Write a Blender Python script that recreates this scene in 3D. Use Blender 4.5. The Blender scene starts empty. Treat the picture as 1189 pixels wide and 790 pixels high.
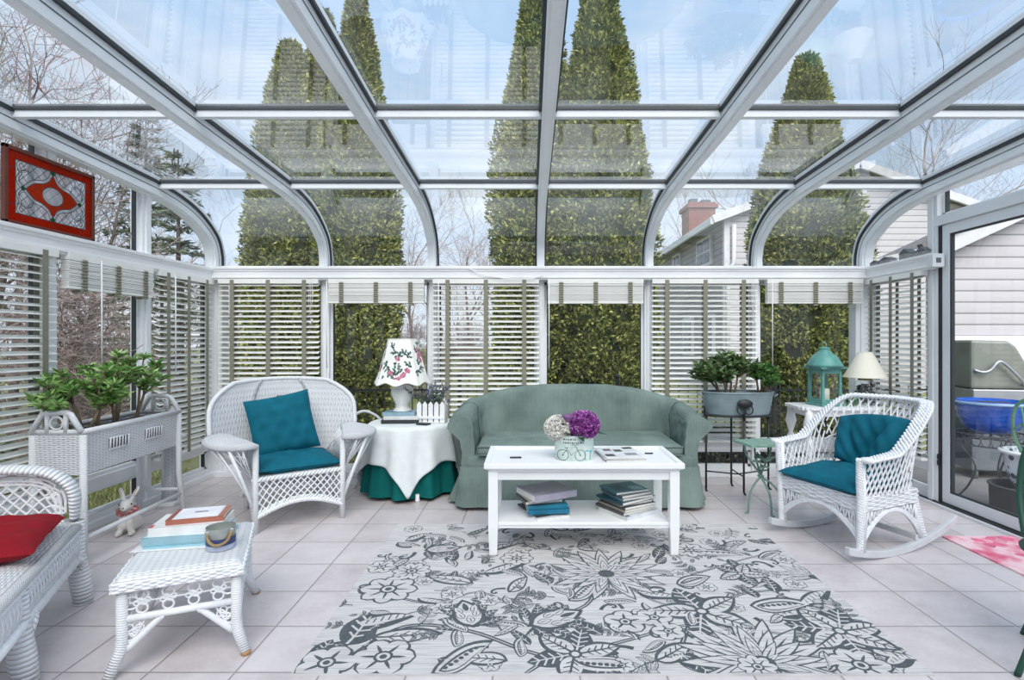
import bpy, math, random
import numpy as np
from mathutils import Vector as V, Matrix, Euler
PI = math.pi
C = bpy.context.scene.collection
F_PX, CX, CY, H_CAM = 620.0, 615.0, 395.0, 1.25
def sm(o, label=None, cat=None, group=None, kind=None):
    if label: o['label'] = label
    if cat: o['category'] = cat
    if group: o['group'] = group
    if kind: o['kind'] = kind
    return o
def thing(name, label, cat, loc=(0, 0, 0), rz=0.0, group=None):
    o = bpy.data.objects.new(name, None); C.objects.link(o)
    o.location = loc; o.rotation_euler = (0, 0, rz); o.empty_display_size = 0.1
    return sm(o, label, cat, group)
def dup(root, loc, rz, label=None, group=None):
    r = root.copy(); C.objects.link(r); r.location = loc; r.rotation_euler = (0, 0, rz)
    if label: r['label'] = label
    if group: r['group'] = group
    for ch in list(root.children):
        c = ch.copy(); C.objects.link(c); c.parent = r
        for g in list(ch.children):
            d = g.copy(); C.objects.link(d); d.parent = c
    return r

class MB:
    """collects faces of one mesh"""
    def __init__(s):
        s.v = []; s.f = []; s.m = []; s.s = []; s.uv = []; s.M = None
    def p(s, q):
        q = V(q)
        if s.M is not None: q = s.M @ q
        s.v.append(q); return len(s.v) - 1
    def face(s, idx, mat=0, smooth=False, uv=None):
        s.f.append(tuple(idx)); s.m.append(mat); s.s.append(smooth); s.uv.append(uv)
    def poly(s, pts, mat=0, uv=None):
        s.face([s.p(q) for q in pts], mat, False, uv)
    def box(s, x0, x1, y0, y1, z0, z1, mat=0, M=None):
        c = [(x0, y0, z0), (x1, y0, z0), (x1, y1, z0), (x0, y1, z0), (x0, y0, z1), (x1, y0, z1), (x1, y1, z1), (x0, y1, z1)]
        if M is not None: c = [M @ V(q) for q in c]
        i = [s.p(q) for q in c]
        for a in ((3, 2, 1, 0), (4, 5, 6, 7), (0, 1, 5, 4), (1, 2, 6, 5), (2, 3, 7, 6), (3, 0, 4, 7)):
            q = [c[k] for k in a]
            lu = (V(q[1]) - V(q[0])).length; lv = (V(q[2]) - V(q[1])).length
            s.face([i[k] for k in a], mat, False, [(0, 0), (lu, 0), (lu, lv), (0, lv)])
    def boxc(s, c, sx, sy, sz, mat=0, M=None):
        s.box(c[0] - sx / 2, c[0] + sx / 2, c[1] - sy / 2, c[1] + sy / 2, c[2] - sz / 2, c[2] + sz / 2, mat, M)
    def bar(s, a, b, w, t, mat=0, up=(0, 0, 1)):
        a = V(a); b = V(b); d = (b - a); L = d.length; d.normalize()
        u = V(up); x = d.cross(u)
        if x.length < 1e-4: x = d.cross(V((1, 0, 0)))
        x.normalize(); y = x.cross(d)
        M = Matrix(((x.x, d.x, y.x, a.x), (x.y, d.y, y.y, a.y), (x.z, d.z, y.z, a.z), (0, 0, 0, 1)))
        s.box(-w / 2, w / 2, 0, L, -t / 2, t / 2, mat, M)
    def tube(s, pts, r, n=6, mat=0, closed=False, caps=True, flat=1.0, smooth=True):
        pts = [V(q) for q in pts]; N = len(pts)
        if N < 2: return
        rs = r if isinstance(r, (list, tuple)) else [r] * N
        tang = []
        for i in range(N):
            if closed: t = pts[(i + 1) % N] - pts[i - 1]
            else: t = pts[min(i + 1, N - 1)] - pts[max(i - 1, 0)]
            if t.length < 1e-9: t = V((0, 0, 1))
            tang.append(t.normalized())
        t0 = tang[0]; a = V((0, 0, 1)) if abs(t0.z) < 0.9 else V((1, 0, 0))
        nrm = (a - t0 * a.dot(t0)).normalized()
        base = []; L = 0.0; Ls = []
        for i in range(N):
            if i: 
                L += (pts[i] - pts[i - 1]).length
                nrm = nrm - tang[i] * nrm.dot(tang[i])
                if nrm.length < 1e-6: nrm = tang[i].orthogonal()
                nrm.normalize()
            bi = tang[i].cross(nrm)
            Ls.append(L)
            base.append([s.p(pts[i] + (nrm * math.cos(2 * PI * k / n) * flat + bi * math.sin(2 * PI * k / n)) * rs[i]) for k in range(n)])
        rng = N if closed else N - 1
        for i in range(rng):
            j = (i + 1) % N; l0 = Ls[i]; l1 = Ls[j] if j else L + (pts[0] - pts[-1]).length
            for k in range(n):
                k2 = (k + 1) % n
                s.face((base[i][k], base[i][k2], base[j][k2], base[j][k]), mat, smooth,
                       [(k / n, l0), ((k + 1) / n, l0), ((k + 1) / n, l1), (k / n, l1)])
        if caps and not closed:
            s.face(list(reversed(base[0])), mat); s.face(base[-1], mat)
    def lathe(s, prof, n=20, c=(0, 0, 0), mat=0, smooth=True, close=True, fold=None):
        c = V(c); rings = []
        for (r, z) in prof:
            ring = []
            for k in range(n):
                a = 2 * PI * k / n
                rr = r if fold is None else fold(r, z, a)
                ring.append(s.p(c + V((rr * math.cos(a), rr * math.sin(a), z))))
            rings.append(ring)
        L = 0
        for i in range(len(prof) - 1):
            d = math.hypot(prof[i + 1][0] - prof[i][0], prof[i + 1][1] - prof[i][1])
            for k in range(n):
                k2 = (k + 1) % n; ra = max(prof[i][0], prof[i + 1][0]); cu = 2 * PI * ra / n
                s.face((rings[i][k], rings[i][k2], rings[i + 1][k2], rings[i + 1][k]), mat, smooth,
                       [(k * cu, L), ((k + 1) * cu, L), ((k + 1) * cu, L + d), (k * cu, L + d)])
            L += d
        if close:
            if prof[0][0] > 1e-5: s.face(list(reversed(rings[0])), mat)
            if prof[-1][0] > 1e-5: s.face(rings[-1], mat)
    def grid(s, fn, nu, nv, mat=0, smooth=True, lu=1.0, lv=1.0, cu=False, flip=False):
        idx = [[s.p(fn(i / nu, j / nv)) for j in range(nv + 1)] for i in range(nu + (0 if cu else 1))]
        for i in range(nu):
            i2 = (i + 1) % len(idx)
            for j in range(nv):
                q = [idx[i][j], idx[i2][j], idx[i2][j + 1], idx[i][j + 1]]
                w = [(i / nu * lu, j / nv * lv), ((i + 1) / nu * lu, j / nv * lv), ((i + 1) / nu * lu, (j + 1) / nv * lv), (i / nu * lu, (j + 1) / nv * lv)]
                if flip: q.reverse(); w.reverse()
                s.face(q, mat, smooth, w)
    def ell(s, c, rx, ry, rz, n=14, m=9, mat=0):
        c = V(c)
        s.grid(lambda u, v: c + V((rx * math.cos(2 * PI * u) * math.sin(PI * v), ry * math.sin(2 * PI * u) * math.sin(PI * v), -rz * math.cos(PI * v))), n, m, mat, True, cu=True)
    def prism(s, pts, z0, z1, mat=0, M=None):
        f = (lambda q: M @ V(q)) if M is not None else (lambda q: V(q))
        a = [s.p(f((x, y, z0))) for x, y in pts]; b = [s.p(f((x, y, z1))) for x, y in pts]; n = len(pts)
        s.face(list(reversed(a)), mat); s.face(b, mat)
        for i in range(n):
            j = (i + 1) % n; s.face((a[i], a[j], b[j], b[i]), mat)
    def build(s, name, mats, parent=None, bev=0.0, sub=0, solid=0.0, loc=None, rz=0.0, seg=2):
        me = bpy.data.meshes.new(name)
        me.from_pydata([tuple(q) for q in s.v], [], s.f)
        if not isinstance(mats, (list, tuple)): mats = [mats]
        for m in mats: me.materials.append(m)
        n = len(s.f)
        me.polygons.foreach_set('material_index', s.m); me.polygons.foreach_set('use_smooth', s.s)
        if any(u is not None for u in s.uv):
            uvl = me.uv_layers.new(name='UVMap'); flat = []
            for f, u in zip(s.f, s.uv):
                if u is None: flat.extend([0.0] * (2 * len(f)))
                else:
                    for q in u: flat.extend(q)
            uvl.data.foreach_set('uv', flat)
        me.update()
        o = bpy.data.objects.new(name, me); C.objects.link(o)
        if parent is not None: o.parent = parent
        if loc is not None: o.location = loc
        o.rotation_euler = (0, 0, rz)
        if solid:
            m = o.modifiers.new('s', 'SOLIDIFY'); m.thickness = solid; m.offset = 0
        if bev:
            m = o.modifiers.new('b', 'BEVEL'); m.width = bev; m.segments = seg; m.limit_method = 'ANGLE'; m.angle_limit = 0.6
        if sub:
            m = o.modifiers.new('u', 'SUBSURF'); m.levels = sub; m.render_levels = sub
        return o

def catmull(pts, n=8, closed=False):
    pts = [V(q) for q in pts]; out = []; N = len(pts)
    for i in range(N if closed else N - 1):
        if closed: p0, p1, p2, p3 = pts[i - 1], pts[i], pts[(i + 1) % N], pts[(i + 2) % N]
        else: p0, p1, p2, p3 = pts[max(i - 1, 0)], pts[i], pts[i + 1], pts[min(i + 2, N - 1)]
        for k in range(n):
            t = k / n
            out.append(0.5 * ((2 * p1) + (p2 - p0) * t + (2 * p0 - 5 * p1 + 4 * p2 - p3) * t * t + (3 * p1 - p0 - 3 * p2 + p3) * t ** 3))
    if not closed: out.append(pts[-1])
    return out
def resample(pts, n):
    pts = [V(q) for q in pts]; d = [0]
    for a, b in zip(pts, pts[1:]): d.append(d[-1] + (b - a).length)
    out = []; j = 0
    for k in range(n + 1):
        t = d[-1] * k / n
        while j < len(d) - 2 and d[j + 1] < t: j += 1
        w = (t - d[j]) / max(d[j + 1] - d[j], 1e-9); out.append(pts[j].lerp(pts[j + 1], min(max(w, 0), 1)))
    return out
def plen(pts): return sum((V(b) - V(a)).length for a, b in zip(pts, pts[1:]))
def braid(mb, path, R, r, pitch, strands=2, n=5, mat=0, per=8):
    L = plen(path); m = max(8, int(L / pitch * per)); pts = resample(path, m)
    a0 = V((0, 0, 1))
    for k in range(strands):
        q = []
        for i in range(m + 1):
            t = (pts[min(i + 1, m)] - pts[max(i - 1, 0)]).normalized()
            ref = a0 if abs(t.z) < 0.95 else V((1, 0, 0))
            x = t.cross(ref).normalized(); y = x.cross(t)
            ph = 2 * PI * (i * L / m / pitch + k / strands)
            q.append(pts[i] + x * R * math.cos(ph) + y * R * math.sin(ph))
        mb.tube(q, r, n, mat)
def lattice(mb, S, nd, slope, r, n=4, steps=14, mat=0, off=0.004):
    """diagonal strands across the patch S(u,v); slope = how far in u a strand runs while v goes 0..1"""
    for sgn in (1, -1):
        for k in range(-int(nd * slope) - 1, nd + int(nd * slope) + 2):
            u0 = k / nd; q = []
            for i in range(steps + 1):
                v = i / steps; u = u0 + sgn * slope * v
                if -1e-6 <= u <= 1 + 1e-6: q.append(V(S(u, v)) )
            if len(q) >= 2: mb.tube(q, r, n, mat, caps=False)
def woven(mb, path, z0, z1, rows, stake, r, amp, n=5, mat=0):
    """real horizontal strands weaving in and out along a path on the floor plane"""
    L = plen(path); m = max(6, int(L / stake * 4)); pts = resample(path, m)
    for j in range(rows):
        z = z0 + (z1 - z0) * (j + .5) / rows; q = []
        for i in range(m + 1):
            t = (pts[min(i + 1, m)] - pts[max(i - 1, 0)]).normalized(); x = t.cross(V((0, 0, 1))).normalized()
            q.append(V((pts[i].x, pts[i].y, z)) + x * amp * math.sin(PI * (i / 4) + PI * j))
        mb.tube(q, r, n, mat, flat=1.0)
def cushion(mb, w, d, h, mat=0, n=18, pinch=0.06, puff=0.5, seed=0, M=None, wr=0.006):
    rnd = random.Random(seed); ph = [rnd.uniform(0, 6) for _ in range(8)]
    def f(sg):
        def g(u, v):
            a = 2 * u - 1; b = 2 * v - 1
            e = max(0, (1 - abs(a) ** 2.6)) ** puff * max(0, (1 - abs(b) ** 2.6)) ** puff
            x = a * w / 2 * (1 - pinch * (1 - b * b)); y = b * d / 2 * (1 - pinch * (1 - a * a))
            z = sg * h / 2 * e + wr * e * (math.sin(9 * a + 5 * b + ph[0]) + .7 * math.sin(7 * b - 11 * a + ph[1]) + .5 * math.sin(15 * b + ph[2]))
            q = V((x, y, z)); return M @ q if M is not None else q
        return g
    mb.grid(f(1), n, n, mat, True, w, d); mb.grid(f(-1), n, n, mat, True, w, d, flip=True)
def rbox(mb, x0, x1, y0, y1, z0, z1, mat=0, r=0.03, n=3, crown=0.0):
    """soft box: a rounded-rectangle lofted with rounded top and bottom edges"""
    def ring(ins, z, cr=0):
        out = []
        X0, X1, Y0, Y1 = x0 + ins, x1 - ins, y0 + ins, y1 - ins; R = max(r * 1.2 - ins, .004)
        for cx, cy, a0 in ((X1 - R, Y1 - R, 0), (X0 + R, Y1 - R, 90), (X0 + R, Y0 + R, 180), (X1 - R, Y0 + R, 270)):
            for k in range(n + 1):
                a = math.radians(a0 + 90 * k / n); out.append(V((cx + R * math.cos(a), cy + R * math.sin(a), z)))
        return out
    lv = []
    for k in range(n + 1):
        a = PI / 2 * k / n; lv.append((r * (1 - math.sin(a)), z0 + r * (1 - math.cos(a))))
    for k in range(n + 1):
        a = PI / 2 * k / n; lv.append((r * (1 - math.cos(a)), z1 - r * (1 - math.sin(a))))
    rings = [[mb.p(q) for q in ring(i, z)] for i, z in lv]
    m = len(rings[0])
    for a, b in zip(rings, rings[1:]):
        for k in range(m):
            k2 = (k + 1) % m; mb.face((a[k], a[k2], b[k2], b[k]), mat, True)
    mb.face(list(reversed(rings[0])), mat)
    if crown <= 0: mb.face(rings[-1], mat, True)
    else:
        cx, cy = (x0 + x1) / 2, (y0 + y1) / 2; prev = rings[-1]; last = ring(r, z1)
        for t in (.8, .55, .3, .1):
            cur = [mb.p((cx + (q.x - cx) * t, cy + (q.y - cy) * t, z1 + crown * (1 - t * t))) for q in last]
            for k in range(m):
                k2 = (k + 1) % m; mb.face((prev[k], prev[k2], cur[k2], cur[k]), mat, True)
            prev = cur
        mb.face(prev, mat, True)

# ------------------------------------------------------------------ materials
def srgb(*c):
    return tuple(((x / 255) / 12.92 if x / 255 <= .04045 else ((x / 255 + .055) / 1.055) ** 2.4) for x in c)
def newmat(name):
    m = bpy.data.materials.new(name); m.use_nodes = True; nt = m.node_tree
    return m, nt, nt.nodes['Principled BSDF']
def N(nt, typ, **kw):
    n = nt.nodes.new(typ)
    for k, v in kw.items(): setattr(n, k, v)
    return n
def math_n(nt, op, a, b=None):
    n = N(nt, 'ShaderNodeMath', operation=op)
    for i, x in enumerate((a, b)):
        if x is None: continue
        if isinstance(x, (int, float)): n.inputs[i].default_value = x
        else: nt.links.new(x, n.inputs[i])
    return n.outputs[0]
def ramp(nt, fac, stops):
    r = N(nt, 'ShaderNodeValToRGB'); e = r.color_ramp.elements
    while len(e) < len(stops): e.new(.5)
    for k, (p, c) in enumerate(stops):
        e[k].position = p; e[k].color = (*c, 1)
    nt.links.new(fac, r.inputs[0]); return r.outputs[0]
def noise(nt, scale, detail=3, coord='Object', rough=.5, vec=None):
    t = N(nt, 'ShaderNodeTexNoise'); t.inputs['Scale'].default_value = scale; t.inputs['Detail'].default_value = detail; t.inputs['Roughness'].default_value = rough
    if vec is None:
        tc = N(nt, 'ShaderNodeTexCoord'); vec = tc.outputs[coord]
    nt.links.new(vec, t.inputs['Vector']); return t.outputs[0]
def bump(nt, b, h, strength=.3, dist=.01):
    n = N(nt, 'ShaderNodeBump'); n.inputs['Strength'].default_value = strength; n.inputs['Distance'].default_value = dist
    nt.links.new(h, n.inputs['Height']); nt.links.new(n.outputs[0], b.inputs['Normal'])
def mat(name, col, rough=.5, metal=0.0, var=.08, vs=6.0, bmp=0.0, bs=60.0, spec=.5, trans=0.0):
    """painted / plain surface with a little procedural variation"""
    m, nt, b = newmat(name)
    b.inputs['Roughness'].default_value = rough; b.inputs['Metallic'].default_value = metal
    b.inputs['Specular IOR Level'].default_value = spec
    f = noise(nt, vs, 4)
    lo = tuple(c * (1 - var) for c in col); hi = tuple(min(1, c * (1 + var)) for c in col)
    nt.links.new(ramp(nt, f, [(.3, lo), (.7, hi)]), b.inputs['Base Color'])
    if bmp: bump(nt, b, noise(nt, bs, 3), bmp)
    return m
def weave_mat(name, col, pu=.022, pv=.007, dark=.35, strength=.9, dist=.004, wrap=False, swap=False):
    m, nt, b = newmat(name); b.inputs['Roughness'].default_value = .45
    tc = N(nt, 'ShaderNodeTexCoord'); sp = N(nt, 'ShaderNodeSeparateXYZ'); nt.links.new(tc.outputs['UV'], sp.inputs[0])
    u, v = sp.outputs[0], sp.outputs[1]
    if swap: u, v = v, u
    if wrap:
        ph = math_n(nt, 'ADD', math_n(nt, 'DIVIDE', v, pv), u)
        h = math_n(nt, 'ABSOLUTE', math_n(nt, 'SINE', math_n(nt, 'MULTIPLY', ph, PI)))
    else:
        vr = math_n(nt, 'DIVIDE', v, pv); row = math_n(nt, 'FLOOR', vr)
        prof = math_n(nt, 'ABSOLUTE', math_n(nt, 'SINE', math_n(nt, 'MULTIPLY', vr, PI)))
        a = math_n(nt, 'SINE', math_n(nt, 'MULTIPLY', math_n(nt, 'ADD', math_n(nt, 'DIVIDE', u, pu), row), PI))
        h = math_n(nt, 'MULTIPLY', prof, math_n(nt, 'ADD', math_n(nt, 'MULTIPLY', a, .42), .58))
    lo = tuple(c * dark for c in col); nv = noise(nt, 9, 3)  # shade in the gaps between strands is painted into the colour
    cr = ramp(nt, h, [(.0, lo), (.26, col)])
    mx = N(nt, 'ShaderNodeMix', data_type='RGBA', blend_type='MULTIPLY'); mx.inputs[0].default_value = .5
    nt.links.new(cr, mx.inputs[6]); nt.links.new(ramp(nt, nv, [(.3, (.86, .86, .86)), (.7, (1, 1, 1))]), mx.inputs[7])
    nt.links.new(mx.outputs[2], b.inputs['Base Color']); bump(nt, b, h, strength, dist)
    return m
def glass_mat(name, tint=(.96, .98, .98), r0=.05, haze=0.0, rough=0.0, pw=4.4):
    m = bpy.data.materials.new(name); m.use_nodes = True; nt = m.node_tree; nt.nodes.clear()
    out = N(nt, 'ShaderNodeOutputMaterial'); tr = N(nt, 'ShaderNodeBsdfTransparent'); tr.inputs[0].default_value = (*tint, 1)
    gl = N(nt, 'ShaderNodeBsdfGlossy'); gl.inputs['Roughness'].default_value = rough
    lw = N(nt, 'ShaderNodeLayerWeight'); lw.inputs[0].default_value = .5
    f = math_n(nt, 'ADD', math_n(nt, 'MULTIPLY', math_n(nt, 'POWER', lw.outputs['Facing'], pw), 1 - r0), r0)
    mx = N(nt, 'ShaderNodeMixShader'); nt.links.new(f, mx.inputs[0]); nt.links.new(tr.outputs[0], mx.inputs[1]); nt.links.new(gl.outputs[0], mx.inputs[2])
    last = mx
    if haze > 0:
        df = N(nt, 'ShaderNodeBsdfTranslucent'); df.inputs[0].default_value = (.9, .93, .95, 1)
        m2 = N(nt, 'ShaderNodeMixShader')
        tcx = N(nt, 'ShaderNodeTexCoord'); mp = N(nt, 'ShaderNodeMapping'); mp.inputs['Scale'].default_value = (3.2, .5, 1.5); nt.links.new(tcx.outputs['Object'], mp.inputs[0])
        hz = noise(nt, 1.0, 5, vec=mp.outputs[0], rough=.6)
        nt.links.new(math_n(nt, 'MULTIPLY', math_n(nt, 'MAXIMUM', math_n(nt, 'SUBTRACT', hz, .42), 0), haze * 4), m2.inputs[0])
        nt.links.new(mx.outputs[0], m2.inputs[1]); nt.links.new(df.outputs[0], m2.inputs[2]); last = m2
    nt.links.new(last.outputs[0], out.inputs[0])
    return m
def leaf_mat(name, cols, rough=.55, scale=2.5):
    m, nt, b = newmat(name); b.inputs['Roughness'].default_value = rough; b.inputs['Specular IOR Level'].default_value = .3
    g = N(nt, 'ShaderNodeNewGeometry'); f = noise(nt, scale, 3)
    mixv = math_n(nt, 'ADD', math_n(nt, 'MULTIPLY', g.outputs['Random Per Island'], .5), math_n(nt, 'MULTIPLY', f, .5))
    k = len(cols)
    nt.links.new(ramp(nt, mixv, [(.15 + .7 * i / (k - 1), c) for i, c in enumerate(cols)]), b.inputs['Base Color'])
    return m
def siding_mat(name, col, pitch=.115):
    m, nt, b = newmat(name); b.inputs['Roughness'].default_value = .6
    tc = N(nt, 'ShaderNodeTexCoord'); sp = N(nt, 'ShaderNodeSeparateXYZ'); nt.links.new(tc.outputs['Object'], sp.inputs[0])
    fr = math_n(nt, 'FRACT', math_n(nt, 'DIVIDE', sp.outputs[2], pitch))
    lo = tuple(c * .42 for c in col)  # painted shade line under each lap
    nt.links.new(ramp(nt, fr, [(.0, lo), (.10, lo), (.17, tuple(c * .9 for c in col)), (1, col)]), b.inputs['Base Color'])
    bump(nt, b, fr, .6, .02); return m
# ------------------------------------------------------------------ palette
M_ALU = mat('aluminium_frame', srgb(233, 237, 240), .34, 0.0, .04, 2.0, spec=.6)
M_ALU2 = mat('aluminium_side', srgb(222, 227, 231), .4, 0.0, .04, 2.0, spec=.6)
M_WHITE = mat('white_frame', srgb(244, 246, 248), .4, 0, .03)
M_GASKET = mat('black_gasket', srgb(48, 54, 58), .5)
M_GROOVE = mat('groove', srgb(98, 104, 110), .6)
M_GLASS = glass_mat('window_glass', (.97, .985, .98), .055)
M_ROOFGLASS = glass_mat('roof_glass', (.97, .985, .985), .09, haze=.05, pw=2.9)
M_WICK = mat('white_wicker', srgb(236, 238, 241), .45, 0, .07, 30, .25, 180)
M_WRAPB = weave_mat('wrapped_wicker_wide', srgb(238, 240, 243), pv=.018, dark=.4, strength=.8, dist=.006, wrap=True)
M_WRAP = weave_mat('wrapped_wicker', srgb(238, 240, 243), pv=.009, dark=.55, strength=.7, dist=.003, wrap=True)
M_WEAVE = weave_mat('woven_wicker', srgb(238, 240, 243), .026, .0085, .4)
M_WEAVEV = weave_mat('woven_wicker_upright', srgb(232, 234, 238), .045, .0125, .5, .8, swap=True)
M_TEAL = mat('teal_fabric', srgb(10, 96, 116), .8, 0, .14, 14, .3, 260, spec=.2)
M_RED = mat('red_fabric', srgb(140, 20, 32), .8, 0, .12, 20, .3, 300, spec=.2)
M_BLACK = mat('black_iron', srgb(38, 40, 43), .5)
M_WPAINT = mat('white_paint', srgb(242, 243, 244), .35, 0, .02)
M_PAGES = mat('book_pages', srgb(226, 224, 218), .8, 0, .05, 60)

# floor
def floor_mat():
    m, nt, b = newmat('floor_tiles'); b.inputs['Roughness'].default_value = .3; b.inputs['Specular IOR Level'].default_value = .4
    tc = N(nt, 'ShaderNodeTexCoord'); sp = N(nt, 'ShaderNodeSeparateXYZ'); nt.links.new(tc.outputs['Object'], sp.inputs[0])
    T = .3235
    def dist(o, off):
        t = math_n(nt, 'DIVIDE', math_n(nt, 'ADD', o, 20 * T - off), T); fr = math_n(nt, 'FRACT', t)
        return math_n(nt, 'MINIMUM', fr, math_n(nt, 'SUBTRACT', 1, fr)), math_n(nt, 'FLOOR', t)
    dx, ix = dist(sp.outputs[0], 1.804); dy, iy = dist(sp.outputs[1], 2.008)
    d = math_n(nt, 'MINIMUM', dx, dy)
    wn = N(nt, 'ShaderNodeTexWhiteNoise', noise_dimensions='2D'); cb = N(nt, 'ShaderNodeCombineXYZ')
    nt.links.new(ix, cb.inputs[0]); nt.links.new(iy, cb.inputs[1]); nt.links.new(cb.outputs[0], wn.inputs['Vector'])
    n1 = noise(nt, 5, 6, rough=.65); n2 = noise(nt, 40, 3)
    v = math_n(nt, 'ADD', math_n(nt, 'MULTIPLY', n1, .75), math_n(nt, 'ADD', math_n(nt, 'MULTIPLY', wn.outputs[0], .16), math_n(nt, 'MULTIPLY', n2, .1)))
    col = ramp(nt, v, [(.28, srgb(192, 182, 183)), (.52, srgb(210, 202, 203)), (.75, srgb(220, 214, 216))])
    g = ramp(nt, d, [(.006, (1, 1, 1)), (.013, (0, 0, 0))])
    mx = N(nt, 'ShaderNodeMix', data_type='RGBA'); nt.links.new(g, mx.inputs[0]); nt.links.new(col, mx.inputs[6]); mx.inputs[7].default_value = (*srgb(150, 143, 142), 1)
    nt.links.new(mx.outputs[2], b.inputs['Base Color'])
    bump(nt, b, ramp(nt, d, [(.004, (0, 0, 0)), (.02, (1, 1, 1))]), .5, .004)
    return m
mb = MB(); mb.box(-3.03, 3.21, -3.2, 5.0, -.12, 0)
sm(mb.build('floor', floor_mat()), kind='structure')

XL, XR, YB = -2.98, 3.16, 4.95
RIB = [-2.885, -1.87, -.885, .1, 1.085, 2.07, 3.055]
ctl = [(4.93, 1.90), (4.925, 2.03), (4.86, 2.18), (4.70, 2.30), (4.52, 2.38), (4.30, 2.432), (4.05, 2.462)]
curve = [(q.y, q.z) for q in catmull([V((0, a, b)) for a, b in ctl], 6)]
path = curve + [(2.98, 2.515), (2.0, 2.58), (.8, 2.655), (-1.2, 2.78), (-3.2, 2.90)]
def pn(path):
    out = []
    for i in range(len(path)):
        a = path[max(i - 1, 0)]; b = path[min(i + 1, len(path) - 1)]
        t = V((b[0] - a[0], b[1] - a[1])).normalized(); out.append((-t.y, t.x))   # inward side
    return out
nrm = pn(path)
if nrm[0][0] > 0: nrm = [(-a, -b) for a, b in nrm]
def sweep(mb, x0, x1, n0, n1, mat=0, P=path, Nn=nrm):
    R = []
    for (y, z), (ny, nz) in zip(P, Nn):
        R.append([mb.p((x, y + ny * k, z + nz * k)) for x, k in ((x0, n0), (x1, n0), (x1, n1), (x0, n1))])
    for a, b in zip(R, R[1:]):
        for k in range(4):
            k2 = (k + 1) % 4; mb.face((a[k], a[k2], b[k2], b[k]), mat, False)
    mb.face(R[0], mat); mb.face(list(reversed(R[-1])), mat)
tn = 0
def trim(mb, mats, bev=0.0, name=None):
    global tn
    tn += 1; return sm(mb.build(name or 'trim_%d' % tn, mats, bev=bev), kind='structure')
for i, x in enumerate(RIB):
    mb = MB(); e = i in (0, 6)
    w = .034 if not e else .05
    sweep(mb, x - w, x + w, .012, .105, 0)               # body
    sweep(mb, x - w * .6, x + w * .6, .105, .118, 0)     # inner flange
    sweep(mb, x - w - .016, x + w + .016, .004, .02, 1)  # gasket
    sweep(mb, x - w - .012, x + w + .012, -.03, -.004, 0) # outer cap
    sweep(mb, x - w - .002, x + w + .002, .052, .058, 2) # raised dark strip, painted as the shade of a groove
    trim(mb, [M_ALU, M_GASKET, M_GROOVE])
for yp in (2.94, 4.1, 1.6, .3):
    mb = MB()
    k = min(range(len(path) - 1), key=lambda k: abs((path[k][0] + path[k + 1][0]) / 2 - yp) - (99 if path[k][0] >= yp >= path[k + 1][0] else 0))
    a, b = path[k], path[k + 1]; z = a[1] + (b[1] - a[1]) * (yp - a[0]) / (b[0] - a[0])
    mb.box(RIB[0], RIB[-1], yp - .018, yp + .018, z - .045, z - .008, 0)
    mb.box(RIB[0], RIB[-1], yp - .026, yp + .026, z - .008, z + .022, 1)
    trim(mb, [M_ALU2, M_GASKET])
# curved roof glass: one sheet between each two rafters
for a, b in zip(RIB, RIB[1:]):
    mb = MB(); prev = None
    for (y, z) in path:
        cur = (mb.p((a + .03, y, z)), mb.p((b - .03, y, z)))
        if prev: mb.face((prev[0], prev[1], cur[1], cur[0]), 0, True)
        prev = cur
    o = mb.build('ceiling', M_ROOFGLASS); sm(o, kind='structure')

# posts, sills and rails of the glass walls
mb = MB()
for i, x in enumerate(RIB):
    w = .036 if i not in (0, 6) else .075
    mb.box(x - w, x + w, 4.88, 4.99, 0, 1.92)
    mb.box(x - w * .45, x + w * .45, 4.865, 4.88, 0, 1.92)
mb.box(XL, XR, 4.90, 4.99, 1.78, 1.93)
mb.box(XL, XR, 4.895, 4.985, .24, .325)
sm(mb.build('wall_back', M_WHITE, bev=.004), kind='structure')
LP = [4.9, 4.06, 3.24, 2.4, 1.5, .6, -.3, -1.2, -2.1, -3.1]
def roofz(y):
    for a, b in zip(path, path[1:]):
        if a[0] >= y >= b[0] and a[0] > b[0]: return a[1] + (b[1] - a[1]) * (y - a[0]) / (b[0] - a[0])
    return 1.9
mb = MB()
for y in LP:
    top = roofz(y) - .02 if y < 4.8 else 1.92
    mb.box(XL - .02, -2.91, y - .05, y + .05, 0, top); mb.box(-2.912, -2.895, y - .024, y + .024, 0, top)
mb.box(XL - .02, -2.92, -3.2, 4.95, 1.78, 1.86); mb.box(XL - .01, -2.915, -3.2, 4.95, .245, .325)
sm(mb.build('wall_left', M_WHITE, bev=.004), kind='structure')
mb = MB()
for y in (4.9, 4.10, 2.12, 1.2, .3, -.6, -1.5, -2.3, -3.1):
    top = roofz(y) - .02 if y < 4.8 else 1.92
    mb.box(3.09, XR + .03, y - .05, y + .05, 0, top); mb.box(3.075, 3.09, y - .024, y + .024, 0, top)
mb.box(3.095, XR + .03, 4.1, 4.95, 1.78, 1.86); mb.box(3.095, XR + .02, 4.1, 4.95, .245, .325)
mb.box(3.095, XR + .02, -3.2, 2.12, .245, .325); mb.box(3.095, XR + .02, -3.2, 2.12, 1.78, 1.86)
mb.box(3.085, XR + .03, 2.12, 4.08, 2.115, 2.19)
sm(mb.build('wall_right', M_ALU, bev=.004), kind='structure')
M_SIDEIN = siding_mat('house_siding', srgb(216, 214, 214))
mb = MB(); mb.box(-3.2, 3.4, -3.35, -3.22, -.1, 2.95)
sm(mb.build('wall_front', M_SIDEIN), kind='structure')
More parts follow.
